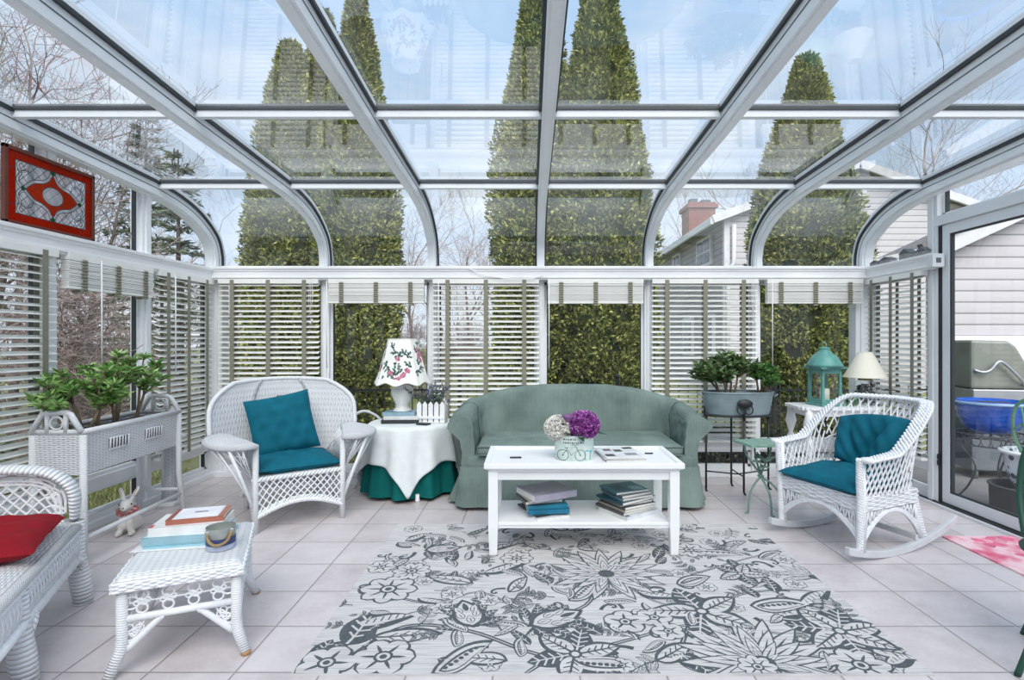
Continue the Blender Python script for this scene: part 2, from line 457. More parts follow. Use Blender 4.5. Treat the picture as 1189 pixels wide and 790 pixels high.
# floor tracks
mb = MB(); mb.box(XL, XR, 4.86, 4.99, 0, .05); mb.box(XL, XR, 4.90, 4.98, .05, .085)
sm(mb.build('baseboard_back', M_WHITE, bev=.003), kind='structure')
mb = MB(); mb.box(XL, -2.88, -3.2, 4.9, 0, .045); mb.box(XL, -2.92, -3.2, 4.9, .045, .08)
sm(mb.build('baseboard_left', M_WHITE, bev=.003), kind='structure')
mb = MB(); mb.box(3.06, XR + .04, -3.2, 4.9, 0, .018); mb.box(3.075, 3.085, -3.2, 4.9, .018, .032, 1); mb.box(3.105, 3.115, 2.1, 4.06, .018, .034, 1); mb.box(3.12, XR + .03, 4.1, 4.9, .018, .08); mb.box(3.12, XR + .03, -3.2, 2.1, .018, .08)
sm(mb.build('baseboard_right', [M_WHITE, M_GASKET], bev=.002), kind='structure')
# ledge rails that hide the blinds
def rail(a, b, into, name_mats=M_WPAINT, z0=1.79, cap=False):
    """a, b along the wall; into = direction to the room"""
    mb = MB(); d = (V(b) - V(a)); L = d.length; d.normalize(); w = V(into)
    M = Matrix(((d.x, w.x, 0, a[0]), (d.y, w.y, 0, a[1]), (0, 0, 1, z0), (0, 0, 0, 1)))
    mb.box(0, L, -.05, .085, .095, .118, 0, M); mb.box(0, L, -.05, .076, .075, .098, 0, M); mb.box(0, L, .03, .07, .03, .08, 0, M)
    mb.box(0, L, .03, .078, .014, .032, 0, M); mb.box(0, L, .03, .066, 0, .016, 0, M)
    return mb
trim(rail((-2.86, 4.86, 0), (3.03, 4.86, 0), (0, -1, 0)), M_WPAINT, .003)
trim(rail((-2.92, 0.0, 0), (-2.92, 4.79, 0), (1, 0, 0), z0=1.775), M_WPAINT, .003)
trim(rail((3.09, 4.02, 0), (3.09, 4.79, 0), (-1, 0, 0), z0=1.785), M_WPAINT, .003)
# windows: each bay with an upper and a lower pane in thin sash
wn = 0
def window(a, b, inn, spans, fm=M_WHITE):
    """vertical window from a to b (x,y); inn = inward direction; spans = [(z0,z1)]"""
    global wn
    wn += 1; r = thing('window_%d' % wn, None, None); r['kind'] = 'structure'
    d = V((b[0] - a[0], b[1] - a[1], 0)); L = d.length; d.normalize(); w = V(inn)
    M = Matrix(((d.x, w.x, 0, a[0]), (d.y, w.y, 0, a[1]), (0, 0, 1, 0), (0, 0, 0, 1)))
    fb = MB(); t = .022
    for z0, z1 in spans:
        fb.box(0, L, -.015, .015, z0, z0 + t, 0, M); fb.box(0, L, -.015, .015, z1 - t, z1, 0, M)
        fb.box(0, t, -.015, .015, z0, z1, 0, M); fb.box(L - t, L, -.015, .015, z0, z1, 0, M)
        fb.box(t, t + .006, -.016, .017, z0 + t, z1 - t, 1, M); fb.box(L - t - .006, L - t, -.016, .017, z0 + t, z1 - t, 1, M)
    fb.build('window_frame', [fm, M_GASKET], r)
    for z0, z1 in spans:
        g = MB(); q = [M @ V(p) for p in ((t, 0, z0 + t), (L - t, 0, z0 + t), (L - t, 0, z1 - t), (t, 0, z1 - t))]
        g.poly(q); g.build('pane', M_GLASS, r)
for a, b in zip(RIB, RIB[1:]): window((a + .036, 4.94), (b - .036, 4.94), (0, -1, 0), [(.325, 1.78), (.085, .24)])
for b, a in zip(LP, LP[1:]):
    up = [(1.86, min(roofz(a), roofz(b)) - .03)] if b < 4.5 else []
    window((-2.955, a + .05), (-2.955, b - .05), (1, 0, 0), [(.325, 1.78), (.08, .245)] + up)
window((3.15, 4.15), (3.15, 4.85), (-1, 0, 0), [(.325, 1.78), (.08, .245)])
for a, b in ((1.25, 2.07), (.35, 1.15), (-.55, .25), (-1.45, -.65), (-2.25, -1.55), (-3.05, -2.35)):
    window((3.15, a), (3.15, b), (-1, 0, 0), [(.325, 1.78), (.08, .245), (1.86, 2.5)])
window((3.15, 2.17), (3.15, 4.05), (-1, 0, 0), [(2.19, 2.40)])
# quarter-round panes at both ends of the curved eave
for X in (-2.955, 3.15):
    wn += 1; r = thing('window_%d' % wn, None, None); r['kind'] = 'structure'
    pts = [(y - .02, z - .01) for y, z in curve if y < 4.93 and y >= 4.1 or z < 1.95]
    g = MB(); g.poly([(X, 4.11, 1.87)] + [(X, 4.9, 1.87)] + [(X, y, z) for y, z in pts] + [(X, 4.11, 2.44)]); g.build('pane', M_GLASS, r)
    fb = MB(); fb.box(X - .012, X + .012, 4.1, 4.92, 1.855, 1.875); fb.box(X - .012, X + .012, 4.10, 4.122, 1.86, 2.44); fb.build('window_frame', M_WHITE, r)
# sliding door in the right wall
dr = thing('door_1', None, None); dr['kind'] = 'structure'
fb = MB(); X0, X1 = 3.105, 3.14
fb.box(X0, X1, 3.95, 4.02, .035, 2.11); fb.box(X0, X1, 2.20, 2.27, .035, 2.11); fb.box(X0, X1, 2.27, 3.95, 2.04, 2.11); fb.box(X0, X1, 2.27, 3.95, .035, .115)
fb.box(X0 + .004, X1 - .004, 3.935, 3.95, .115, 2.04, 1); fb.box(X0 + .004, X1 - .004, 2.27, 2.285, .115, 2.04, 1)
fb.box(X0 + .004, X1 - .004, 2.285, 3.935, 2.028, 2.04, 1); fb.box(X0 + .004, X1 - .004, 2.285, 3.935, .115, .127, 1)
fb.build('door_frame', [M_ALU, M_GASKET], dr, bev=.003)
g = MB(); g.poly([(3.122, 3.94, .12), (3.122, 2.28, .12), (3.122, 2.28, 2.035), (3.122, 3.94, 2.035)]); g.build('pane', M_GLASS, dr)
fb = MB(); fb.box(3.10, 3.15, 4.02, 4.05, .03, 2.11); fb.build('seal', M_BLACK, dr)
for z in (.345, 1.86):
    fb = MB(); fb.box(3.085, 3.10, 4.026, 4.046, z - .04, z - .005); fb.box(3.085, 3.10, 4.026, 4.046, z + .005, z + .04); fb.box(3.09, 3.10, 4.03, 4.042, z - .045, z + .045); fb.build('latch', M_BLACK, dr)

# ------------------------------------------------------------------ blinds
M_SLAT = mat('blind_slat', srgb(244, 244, 240), .45, 0, .03)
M_TAPE = mat('blind_tape', srgb(140, 138, 122), .8, 0, .06, 40, .2, 300)
M_CORD = mat('white_cord', srgb(240, 240, 240), .5)
def blind(label, loc, rz, w, low, wand=None, tapes=None, seed=0, cord=False):
    """hangs from its loc (top centre); local -y is the room side"""
    rnd = random.Random(seed)
    t = thing('venetian_blind', label, 'blind', loc, rz, 'white slatted blinds')
    hb = MB(); hb.box(-w / 2, w / 2, -.028, .028, -.042, 0); hb.build('headrail', M_SLAT, t)
    xs = tapes or [-.36 * w, 0.0, .36 * w]
    sb = MB()
    if low:
        n = 30; p = 1.40 / n
        for k in range(n):
            z = -.055 - p * k; tl = .40 + rnd.uniform(-.03, .03)
            M = Matrix.Translation((0, 0, z)) @ Matrix.Rotation(tl, 4, 'X') @ Matrix.Rotation(rnd.uniform(-.003, .003), 4, 'Y')
            sb.box(-w / 2, w / 2, -.025, .025, -.0016, .0016, 0, M)
        zb = -.06 - p * n
    else:
        z = -.045
        for k in range(16):
            sb.box(-w / 2 + rnd.uniform(0, .003), w / 2 - rnd.uniform(0, .003), -.027 + rnd.uniform(-.004, .004), .025, z - .0072, z, 0); z -= .0098 + rnd.uniform(-.0006, .0006)
        zb = z - .008
    sb.build('slats', M_SLAT, t)
    bb = MB(); bb.box(-w / 2, w / 2, -.026, .026, zb - .012, zb + .008); bb.build('bottom_rail', M_SLAT, t, bev=.003)
    for x in xs:
        tb = MB()
        if low:
            tb.box(x - .019, x + .019, -.0285, -.0272, zb - .01, -.01); tb.box(x - .017, x + .021, .0272, .0285, zb - .01, -.01)
        else:
            q = []
            for k in range(22):
                z = -.03 + (zb - .03 + .03) * k / 21; q.append((z, -.034 - .007 * (k % 2)))
            for (z0, y0), (z1, y1) in zip(q, q[1:]):
                tb.poly([(x - .019, y0, z0), (x + .019, y0, z0), (x + .019, y1, z1), (x - .019, y1, z1)])
            tb.box(x - .019, x + .019, -.032, .03, zb - .03, zb - .014)
        tb.build('ladder_tape', M_TAPE, t)
    if wand is not None:
        wb = MB(); wb.tube([(wand, -.06, -.02), (wand, -.062, -.80)], .0045, 6); wb.build('tilt_wand', M_CORD, t)
    if cord:
        x = w / 2 - .06; cb = MB()
        for dx in (0, .012, -.01): cb.tube([(x + dx, -.04, -.01), (x + dx * 1.5, -.05, -.2), (x - dx, -.05, -.38 + dx * 4)], .0018, 4)
        cb.lathe([(.002, 0), (.007, .008), (.007, .02), (.003, .03)], 8, (x, -.05, -.41)); cb.lathe([(.002, 0), (.007, .008), (.007, .02), (.003, .03)], 8, (x + .014, -.05, -.39))
        cb.build('pull_cord', M_CORD, t)
    return t
bl = [('lowered blind behind the high-backed wicker armchair, left end of the back wall', True, None, True),
      ('raised blind gathered above the floral lamp on the back wall', False, -.43, False),
      ('lowered blind between the floral lamp and the left half of the sofa', True, -.42, False),
      ('raised blind gathered above the middle of the green sofa', False, -.42, False),
      ('lowered blind behind the plant tub on the iron stand', True, None, True),
      ('raised blind gathered above the teal lantern', False, -.40, False)]
for i, (lb, lo, wd, cd) in enumerate(bl):
    x = (RIB[i] + RIB[i + 1]) / 2; w = .955 if lo else .86
    if i == 0: x += .03; w = .90
    blind(lb, (x, 4.815, 1.80), 0, w, lo, wd, None, i, cd)
blind('lowered blind on the left wall beside the back corner', (-2.865, 4.45, 1.79), PI / 2, .70, True, -.22, None, 11)
blind('raised blind gathered over the wicker planter on the left wall', (-2.865, 3.66, 1.79), PI / 2, .74, False, -.16, [-.26, .02, .28], 12, False)
blind('lowered blind on the left wall below the stained glass panel', (-2.865, 2.83, 1.79), PI / 2, .78, True, None, [-.3, 0, .30], 13)
blind('lowered blind on the left wall nearest the camera, beside the wicker settee', (-2.865, 1.95, 1.79), PI / 2, .86, True, None, None, 14)
blind('lowered blind on the right wall beside the glass door', (3.04, 4.46, 1.79), -PI / 2, .70, True, None, None, 15)
# thin cable sagging along the ledge
mb = MB(); mb.tube(catmull([(-.55, 4.772, 1.895), (-.42, 4.77, 1.835), (-.2, 4.77, 1.80), (.02, 4.77, 1.80), (.12, 4.77, 1.83)], 8), .004, 5)
sm(mb.build('cable', M_CORD), 'thin white cable sagging along the back window ledge', 'cable')
# ------------------------------------------------------------------ outdoors
rng = np.random.default_rng(5)
def ground_mat():
    m, nt, b = newmat('lawn_ground'); b.inputs['Roughness'].default_value = .9; b.inputs['Specular IOR Level'].default_value = .1
    tc = N(nt, 'ShaderNodeTexCoord'); sp = N(nt, 'ShaderNodeSeparateXYZ'); nt.links.new(tc.outputs['Object'], sp.inputs[0])
    big = noise(nt, .35, 4); fine = noise(nt, 25, 5, rough=.7)
    g = ramp(nt, math_n(nt, 'ADD', math_n(nt, 'MULTIPLY', big, .55), math_n(nt, 'MULTIPLY', fine, .45)), [(.3, srgb(96, 104, 62)), (.5, srgb(142, 146, 98)), (.7, srgb(176, 174, 130))])
    br = ramp(nt, fine, [(.3, srgb(84, 70, 58)), (.5, srgb(140, 122, 104)), (.7, srgb(186, 170, 150))])
    yy = math_n(nt, 'ADD', sp.outputs[1], math_n(nt, 'MULTIPLY', big, 1.6))
    near = ramp(nt, math_n(nt, 'DIVIDE', yy, 10.0), [(.63, (1, 1, 1)), (.70, (0, 0, 0))])
    mx = N(nt, 'ShaderNodeMix', data_type='RGBA'); nt.links.new(near, mx.inputs[0]); nt.links.new(g, mx.inputs[6]); nt.links.new(br, mx.inputs[7])
    lx = ramp(nt, math_n(nt, 'ADD', math_n(nt, 'DIVIDE', sp.outputs[0], 10), .55), [(.16, (1, 1, 1)), (.23, (0, 0, 0))])
    m2 = N(nt, 'ShaderNodeMix', data_type='RGBA'); nt.links.new(lx, m2.inputs[0]); nt.links.new(mx.outputs[2], m2.inputs[6]); nt.links.new(g, m2.inputs[7])
    nt.links.new(m2.outputs[2], b.inputs['Base Color']); bump(nt, b, fine, .6, .05); return m
mb = MB(); mb.grid(lambda u, v: V((-60 + 120 * u, -30 + 120 * v, -.14)), 4, 4)
sm(mb.build('lawn', ground_mat()), kind='structure')
M_PATIO = mat('patio_concrete', srgb(128, 126, 126), .8, 0, .1, 8, .2, 50)
mb = MB(); mb.box(3.22, 8.5, -3.2, 6.2, -.13, -.05); sm(mb.build('patio', M_PATIO), kind='structure')

M_BARK = mat('bark', srgb(112, 100, 94), .9, 0, .2, 12, .5, 60)
M_TWIG = mat('twigs', srgb(142, 128, 124), .9, 0, .15, 3)
M_TWIG2 = mat('reddish_twigs', srgb(150, 134, 130), .9, 0, .15, 3)
L_ARB = leaf_mat('arborvitae_leaf', [srgb(48, 60, 30), srgb(104, 116, 56), srgb(152, 156, 82), srgb(204, 200, 130)], .7, 1.8)
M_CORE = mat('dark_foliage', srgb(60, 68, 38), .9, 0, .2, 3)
L_SPR = leaf_mat('spruce_needle', [srgb(70, 84, 68), srgb(112, 124, 104), srgb(150, 160, 138)], .7, 2)

def leaf_cloud(name, base, dirs, L, W, m, parent=None, fold=.15, seed=1):
    """many small four-sided leaves as one mesh: base (n,3), dirs (n,3), length / width arrays"""
    r = np.random.default_rng(seed); n = len(base)
    d = dirs / np.linalg.norm(dirs, axis=1, keepdims=True)
    rv = r.normal(size=(n, 3)); side = np.cross(d, rv); side /= np.linalg.norm(side, axis=1, keepdims=True) + 1e-9
    up = np.cross(side, d)
    L = np.broadcast_to(L, (n,))[:, None]; W = np.broadcast_to(W, (n,))[:, None]
    mid = base + d * L * .5 + up * L * fold
    v = np.stack([base, mid + side * W * .5, base + d * L, mid - side * W * .5], 1).reshape(-1, 3)
    me = bpy.data.meshes.new(name); me.vertices.add(4 * n); me.loops.add(4 * n); me.polygons.add(n)
    me.vertices.foreach_set('co', v.ravel().astype(np.float32))
    me.loops.foreach_set('vertex_index', np.arange(4 * n, dtype=np.int32))
    me.polygons.foreach_set('loop_start', np.arange(0, 4 * n, 4, dtype=np.int32))
    me.polygons.foreach_set('loop_total', np.full(n, 4, dtype=np.int32))
    me.materials.append(m); me.update(calc_edges=True); me.validate()
    o = bpy.data.objects.new(name, me); C.objects.link(o)
    if parent is not None: o.parent = parent
    return o
def arborvitae(x, y, h, rad, label, seed, n=48000, group=None):
    t = thing('arborvitae', label, 'tree', (x, y, -.14), 0, group)
    r = np.random.default_rng(seed)
    def R(z): 
        s = z / h
        return rad * (np.minimum(1, (1 - s) * 2.1) ** .8) * (.82 + .18 * np.minimum(1, s * 5)) + .03
    z = h * (1 - np.sqrt(1 - r.random(n) * .985)) * .99 + .02
    z = np.where(r.random(n) < .5, r.random(n) * h * .97, z)
    a = r.random(n) * 2 * PI; lump = 1 + .10 * np.sin(3 * a + z * 1.7 + seed) + .07 * np.sin(7 * a - z * 3.1)
    rr = R(z) * lump * (.74 + .30 * r.random(n) ** .8)
    hole = np.sin(5 * a + 3.1 * z + seed) * np.sin(8.3 * z - 2 * a + 2 * seed) + .5 * np.sin(13 * a + 7 * z) * np.sin(17 * z + seed)
    ok = hole > -.72; a, z, rr = a[ok], z[ok], rr[ok]; n = len(a)
    base = np.stack([rr * np.cos(a), rr * np.sin(a), z], 1)
    d = np.stack([np.cos(a) * .75, np.sin(a) * .75, np.full(n, .55)], 1) + r.normal(size=(n, 3)) * .6
    leaf_cloud('foliage', base, d, .045 + .05 * r.random(n), .022 + .022 * r.random(n), L_ARB, t, seed=seed)
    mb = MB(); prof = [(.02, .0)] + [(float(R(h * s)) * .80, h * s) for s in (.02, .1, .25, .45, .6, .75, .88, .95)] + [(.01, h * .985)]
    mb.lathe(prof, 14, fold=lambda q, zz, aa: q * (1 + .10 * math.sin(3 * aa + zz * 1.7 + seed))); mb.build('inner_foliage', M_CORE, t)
    return t
A8 = 8.0
def ax(px, Y): return (px - CX) * Y / F_PX
arborvitae(ax(338, 8), 8.0, 6.0, .62, 'leftmost tall arborvitae, pointed top under the left rafter', 1)
arborvitae(ax(375, 8.5), 8.5, 6.8, .55, 'tall arborvitae standing second from the left in the left clump', 2)
arborvitae(ax(414, 8), 8.0, 6.7, .56, 'tall arborvitae at the right side of the left clump, behind the floral lamp', 3)
arborvitae(ax(624, 8), 8.0, 7.2, .62, 'tall arborvitae directly behind the left half of the sofa', 4)
arborvitae(ax(695, 7.8), 7.8, 6.9, .72, 'widest tall arborvitae directly behind the right half of the sofa', 5, 66000)
arborvitae(ax(936, 7.4), 7.4, 5.45, .66, 'shorter pointed arborvitae behind the teal lantern', 6, 64000)

def bare_tree(name, label, cat, x, y, h, seed, spread=.55, depth=6, r0=None, m=None, mt=None, group=None, low=.25, kids=3):
    t = thing(name, label, cat, (x, y, -.14), 0, group); rnd = random.Random(seed)
    tb, wb = MB(), MB(); r0 = r0 or h * .016
    def grow(p, d, L, r, k):
        n = 3; pts = [p]; q = V(p); dd = V(d)
        for i in range(n):
            dd = (dd + V((rnd.gauss(0, .13), rnd.gauss(0, .13), rnd.gauss(.04, .08)))).normalized(); q = q + dd * L / n; pts.append(V(q))
        r1 = max(r * .62, .0035)
        (tb if k >= depth - 1 else wb).tube(pts, [r + (r1 - r) * i / n for i in range(n + 1)], 5 if k >= depth - 1 else 3, caps=False, smooth=k >= depth - 1)
        if k <= 0: return
        c = kids if k > 1 else kids + 1
        for i in range(c):
            f = rnd.uniform(low if k == depth else .3, 1.0) if i else 1.0
            j = f * n; a = min(int(j), n - 1); b = pts[a].lerp(pts[a + 1], j - a)
            s = V((rnd.gauss(0, 1), rnd.gauss(0, 1), rnd.gauss(.15, .6))).normalized()
            nd = (dd * (1 - spread) + s * spread).normalized() if i else (dd + s * .25).normalized()
            grow(b, nd, L * rnd.uniform(.55, .85), r1 * (.75 if i else .95), k - 1)
    grow(V((0, 0, 0)), V((rnd.gauss(0, .06), rnd.gauss(0, .06), 1)), h * .34, r0, depth)
    tb.build('trunk', m or M_BARK, t)
    if wb.v: wb.build('branches', mt or M_TWIG, t)
    return t
# left brush, then the trees beyond
bt = [(-6.4, 6.6, 5.6, 'bare tree with tangled branches outside the left back corner'),
      (-5.4, 4.6, 5.2, 'bare tree outside the left wall behind the wicker planter'),
      (-6.2, 3.4, 6.0, 'bare tree outside the left wall behind the stained glass panel'),
      (-8.2, 5.4, 7.0, 'taller bare tree farther out past the left wall'),
      (-8.6, 8.6, 7.5, 'tall bare tree beyond the left back corner'),
      (-4.7, 2.3, 5.0, 'bare tree reaching over the left edge of the glass roof'),
      (-10.5, 11.5, 8.0, 'distant bare tree at far left beyond the spruces')]
for i, (x, y, h, lb) in enumerate(bt):
    bare_tree('bare_tree', lb, 'tree', x, y, h, 40 + i, .62, 6, h * .011, None, None, 'bare trees left of the sunroom', .08, 3)
tp_ = bare_tree('bare_tree', 'bare tree in the dense thicket beyond the left windows', 'tree', -8.0, 7.0, 6.0, 140, .62, 6, .07, None, None, 'thicket beyond the left windows', .06, 3)
for x, y, a in ((-7.4, 4.2, 1.0), (-7.0, 8.8, 2.2), (-9.6, 6.6, 3.3), (-9.0, 3.4, 4.1), (-10.0, 9.4, 5.2), (-7.8, 5.8, .4)): dup(tp_, (x, y, -.14), a)
bk = [(ax(480, 17), 17, 6.6, 'bare tree on the lawn seen right of the floral lamp'),
      (ax(540, 20), 20, 7.6, 'bare tree on the lawn seen through the gap left of the sofa'),
      (ax(505, 25), 25, 8.0, 'most distant bare tree in the gap left of the sofa'),
      (ax(770, 26), 26, 11.5, 'bare tree rising beside the brick chimney'),
      (ax(850, 30), 30, 16, 'bare tree above the neighbouring house roof, left of the gable'),
      (ax(1010, 32), 32, 18.5, 'bare tree rising behind the gable peak'),
      (ax(1130, 24), 24, 16.5, 'bare tree with reddish buds at the right behind the gable'),
      (ax(1290, 15), 15, 11, 'bare tree at far right beyond the glass door')]
for i, (x, y, h, lb) in enumerate(bk):
    bare_tree('bare_tree', lb, 'tree', x, y, h, 70 + i, .5, 6, h * .010, None, M_TWIG2, 'bare trees beyond the lawn', .2, 3)
for i, (x, y, lb) in enumerate([(ax(470, 13), 13, 'leafless reddish shrub on the lawn at left of the gap behind the lamp'), (ax(545, 14), 14, 'leafless reddish shrub on the lawn behind the sofa arm'),
                                (-5.2, 6.1, 'leafless thicket outside the left back corner'), (-4.6, 5.3, 'leafless thicket outside the left wall nearest the back corner'), (-5.6, 2.8, 'leafless thicket outside the left wall beside the settee')]):
    bare_tree('bare_shrub', lb, 'shrub', x, y, 2.6, 90 + i, .75, 5, .022, M_TWIG, M_TWIG2, 'leafless shrubs around the lawn', .02, 5)
wl = random.Random(77)
proto = [bare_tree('bare_tree', 'distant bare tree in the wood line beyond the lawn', 'tree', 0, 0, 9, 300 + k, .55, 6, .10, M_TWIG, M_TWIG2, 'wood line beyond the lawn', .05, 3) for k in range(3)]
spots = [(-34 + 3.6 * k + wl.uniform(-1, 1), 36 + wl.uniform(-3, 5)) for k in range(16)] + [(-16 - 1.2 * k + wl.uniform(-.6, .6), 24 - 2.6 * k + wl.uniform(-1, 1)) for k in range(9)]
for k, (x, y) in enumerate(spots):
    t = proto[k % 3]
    if k < 3: t.location = (x, y, -.14)
    else: t = dup(t, (x, y, -.14), wl.uniform(0, 6.28))
    t.scale = (1, 1, wl.uniform(.8, 1.15))
def spruce(x, y, h, rad, label, seed):
    t = thing('spruce', label, 'tree', (x, y, -.14)); r = np.random.default_rng(seed); rnd = random.Random(seed)
    mb = MB(); mb.tube([(0, 0, 0), (0, 0, h)], [h * .018, .008], 6); B, D = [], []
    br = MB(); z = .25
    while z < h - .1:
        R = rad * (1 - z / h) + .05
        for k in range(7):
            a = rnd.uniform(0, 6.28); L = R * rnd.uniform(.8, 1.1)
            q = [V((L * s * math.cos(a), L * s * math.sin(a), z + L * (.10 * s - .22 * s * s) + (.25 * s * L if z > h * .7 else 0))) for s in (0, .35, .7, 1)]
            br.tube(q, [.012, .008, .006, .003], 3, caps=False)
            for _ in range(int(46 * L) + 12):
                s = rnd.random() ** .7; i = min(int(s * 3), 2); b = q[i].lerp(q[i + 1], s * 3 - i)
                B.append(b); o = rnd.choice((-1, 1)); D.append((math.cos(a + o * .9), math.sin(a + o * .9), rnd.uniform(-.5, .5)))
        z += .17
    mb.build('trunk', M_BARK, t); br.build('branches', M_TWIG, t)
    n = len(B); leaf_cloud('foliage', np.array([tuple(b) for b in B]), np.array(D), .10 + .08 * r.random(n), .022, L_SPR, t, seed=seed)
spruce(-5.0, 7.6, 4.1, 1.15, 'green spruce beyond the back corner, left of the tall arborvitae', 1)
spruce(-6.9, 9.6, 5.6, 1.3, 'taller spruce with pointed tip seen through the roof at left', 2)
spruce(-4.6, 4.0, 1.75, .7, 'small spruce outside the left wall behind the planter', 3)

# neighbour's house
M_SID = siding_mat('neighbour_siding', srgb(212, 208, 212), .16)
M_SID2 = siding_mat('neighbour_siding_shaded', srgb(166, 162, 168), .16)  # same siding darkened: shade of the side wall put into the colour
M_ROOF = mat('shingles', srgb(120, 116, 118), .9, 0, .2, 30, .4, 40)
M_FASC = mat('fascia', srgb(216, 216, 220), .6)
M_HWIN = mat('far_window_glass', srgb(70, 78, 92), .15, 0, .2, 3)
M_BRICK = None
def brick_mat():
    m, nt, b = newmat('chimney_brick'); br = N(nt, 'ShaderNodeTexBrick'); tc = N(nt, 'ShaderNodeTexCoord')
    br.inputs['Scale'].default_value = 6; br.inputs['Color1'].default_value = (*srgb(150, 96, 84), 1); br.inputs['Color2'].default_value = (*srgb(124, 74, 66), 1); br.inputs['Mortar'].default_value = (*srgb(170, 150, 142), 1)
    mp = N(nt, 'ShaderNodeMapping'); mp.inputs['Rotation'].default_value = (PI / 2, 0, 0); nt.links.new(tc.outputs['Object'], mp.inputs[0]); nt.links.new(mp.outputs[0], br.inputs[0])
    nt.links.new(br.outputs[0], b.inputs['Base Color']); b.inputs['Roughness'].default_value = .9; return m
M_BRICK = brick_mat()
hs = thing('neighbouring_house', 'pale grey sided neighbouring house with gable, windows and brick chimney', 'house', (0, 0, -.14))
hx0, hx1, hy, hy1, ez, pz = 5.12, 12.2, 14.0, 23.0, 4.6, 5.85; hp = 8.5
mb = MB(); z = lambda v: v
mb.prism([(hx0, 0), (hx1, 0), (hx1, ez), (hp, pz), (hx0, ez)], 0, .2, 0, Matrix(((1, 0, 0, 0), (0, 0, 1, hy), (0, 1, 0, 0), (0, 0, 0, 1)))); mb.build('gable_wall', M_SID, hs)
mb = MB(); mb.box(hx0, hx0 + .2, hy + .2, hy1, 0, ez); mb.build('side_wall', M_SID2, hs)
mb = MB()
for (xa, za), (xb, zb) in (((hx0 - .4, ez - .14), (hp, pz + .06)), ((hp, pz + .06), (hx1 + .4, ez - .14))):
    mb.poly([(xa, hy - .25, za), (xb, hy - .25, zb), (xb, hy1, zb), (xa, hy1, za)]); mb.poly([(xa, hy - .25, za + .12), (xb, hy - .25, zb + .12), (xb, hy1, zb + .12), (xa, hy1, za + .12)])
mb.build('roof', M_ROOF, hs)
mb = MB()
mb.bar((hx0 - .4, hy - .26, ez - .1), (hp, hy - .26, pz + .08), .06, .2); mb.bar((hp, hy - .26, pz + .08), (hx1 + .4, hy - .26, ez - .1), .06, .2)
mb.box(hx0 - .46, hx0 - .38, hy - .25, hy1, ez - .22, ez - .04); mb.box(hx0 - .03, hx0 + .12, hy - .03, hy + .05, 0, ez); mb.build('fascia', M_FASC, hs)
mb = MB(); mb.box(hp - .3, hp + .3, hy - .06, hy, 5.05, 5.5); mb.build('gable_vent', M_FASC, hs)
mb = MB(); mb.box(5.5, 6.4, 18.4, 19.3, 4, 6.15); mb.box(5.42, 6.48, 18.32, 19.38, 5.95, 6.08); ch = mb.build('chimney', M_BRICK, hs)
mb = MB(); mb.box(5.6, 5.85, 18.6, 18.9, 6.15, 6.32); mb.box(6.0, 6.3, 18.6, 18.9, 6.15, 6.28); mb.build('chimney_cap', M_GROOVE, ch)
for (y0, y1, z0, z1) in ((14.9, 16.2, 3.5, 4.35), (18.0, 18.9, 3.5, 4.35), (14.7, 15.5, .9, 2.1), (16.6, 17.6, .9, 2.1), (19.4, 20.6, .3, 2.3)):
    mb = MB(); X = hx0 - .05; mb.box(X - .03, X + .05, y0, y1, z0, z1); w = mb.build('window', M_FASC, hs)
    mb = MB(); ym = (y0 + y1) / 2
    for a, b in ((y0 + .1, ym - .05), (ym + .05, y1 - .1)): mb.box(X - .045, X - .02, a, b, z0 + .1, (z0 + z1) / 2 - .03); mb.box(X - .045, X - .02, a, b, (z0 + z1) / 2 + .03, z1 - .1)
    mb.build('pane', M_HWIN, w)
mb = MB(); mb.tube([(hx0 + .2, hy - .1, ez - .2), (hx0 + .2, hy - .1, 3.4), (hx0 + .05, hy - .1, 3.2), (hx0 + .05, hy - .1, .1)], .06, 6); mb.build('downspout', M_FASC, hs)
# wing beside the patio
gs = thing('house_wing', 'pale sided wing with sloping white roof edge seen through the glass door', 'building', (0, 0, -.14))
gy = 7.6
def gz(x): return 2.72 + (x - 5.9) * .46
mb = MB(); mb.prism([(5.75, 1.45), (11, 1.45), (11, gz(11)), (5.75, gz(5.75))], 0, .15, 0, Matrix(((1, 0, 0, 0), (0, 0, 1, gy), (0, 1, 0, 0), (0, 0, 0, 1)))); mb.build('wall', M_SID, gs)
mb = MB(); mb.box(5.75, 11, gy - .03, gy + .15, 0, 1.45); mb.build('base_wall', mat('white_wall', srgb(232, 228, 234), .7), gs)
mb = MB(); mb.bar((5.4, gy - .2, gz(5.4) + .04), (11, gy - .2, gz(11) + .04), .06, .22); mb.build('fascia', M_FASC, gs)
mb = MB(); mb.poly([(5.4, gy - .24, gz(5.4) + .17), (11, gy - .24, gz(11) + .17), (11, gy + .7, gz(11) + .17), (5.4, gy + .7, gz(5.4) + .17)]); mb.bar((5.4, gy - .22, gz(5.4) + .19), (11, gy - .22, gz(11) + .19), .1, .07); mb.build('roof', M_ROOF, gs)

# low iron fence behind the sunroom
fe = thing('iron_fence', 'low black iron fence with thin pickets on the grass behind the back windows', 'fence', (0, 6.1, -.14))
mb = MB()
for zz in (.12, .82): mb.box(-2.6, 4.6, -.012, .012, zz - .012, zz + .012)
mb.build('rail', M_BLACK, fe)
mb = MB(); x = -2.6
while x < 4.6: mb.tube([(x, 0, .02), (x, 0, .88)], .007, 5); x += .105
mb.build('picket_panel', M_BLACK, fe)
for x in (-2.6, -.8, 1.0, 2.8, 4.6):
    mb = MB(); mb.box(x - .02, x + .02, -.02, .02, 0, .95); mb.ell((x, 0, .97), .03, .03, .035, 8, 6); mb.build('post', M_BLACK, fe)
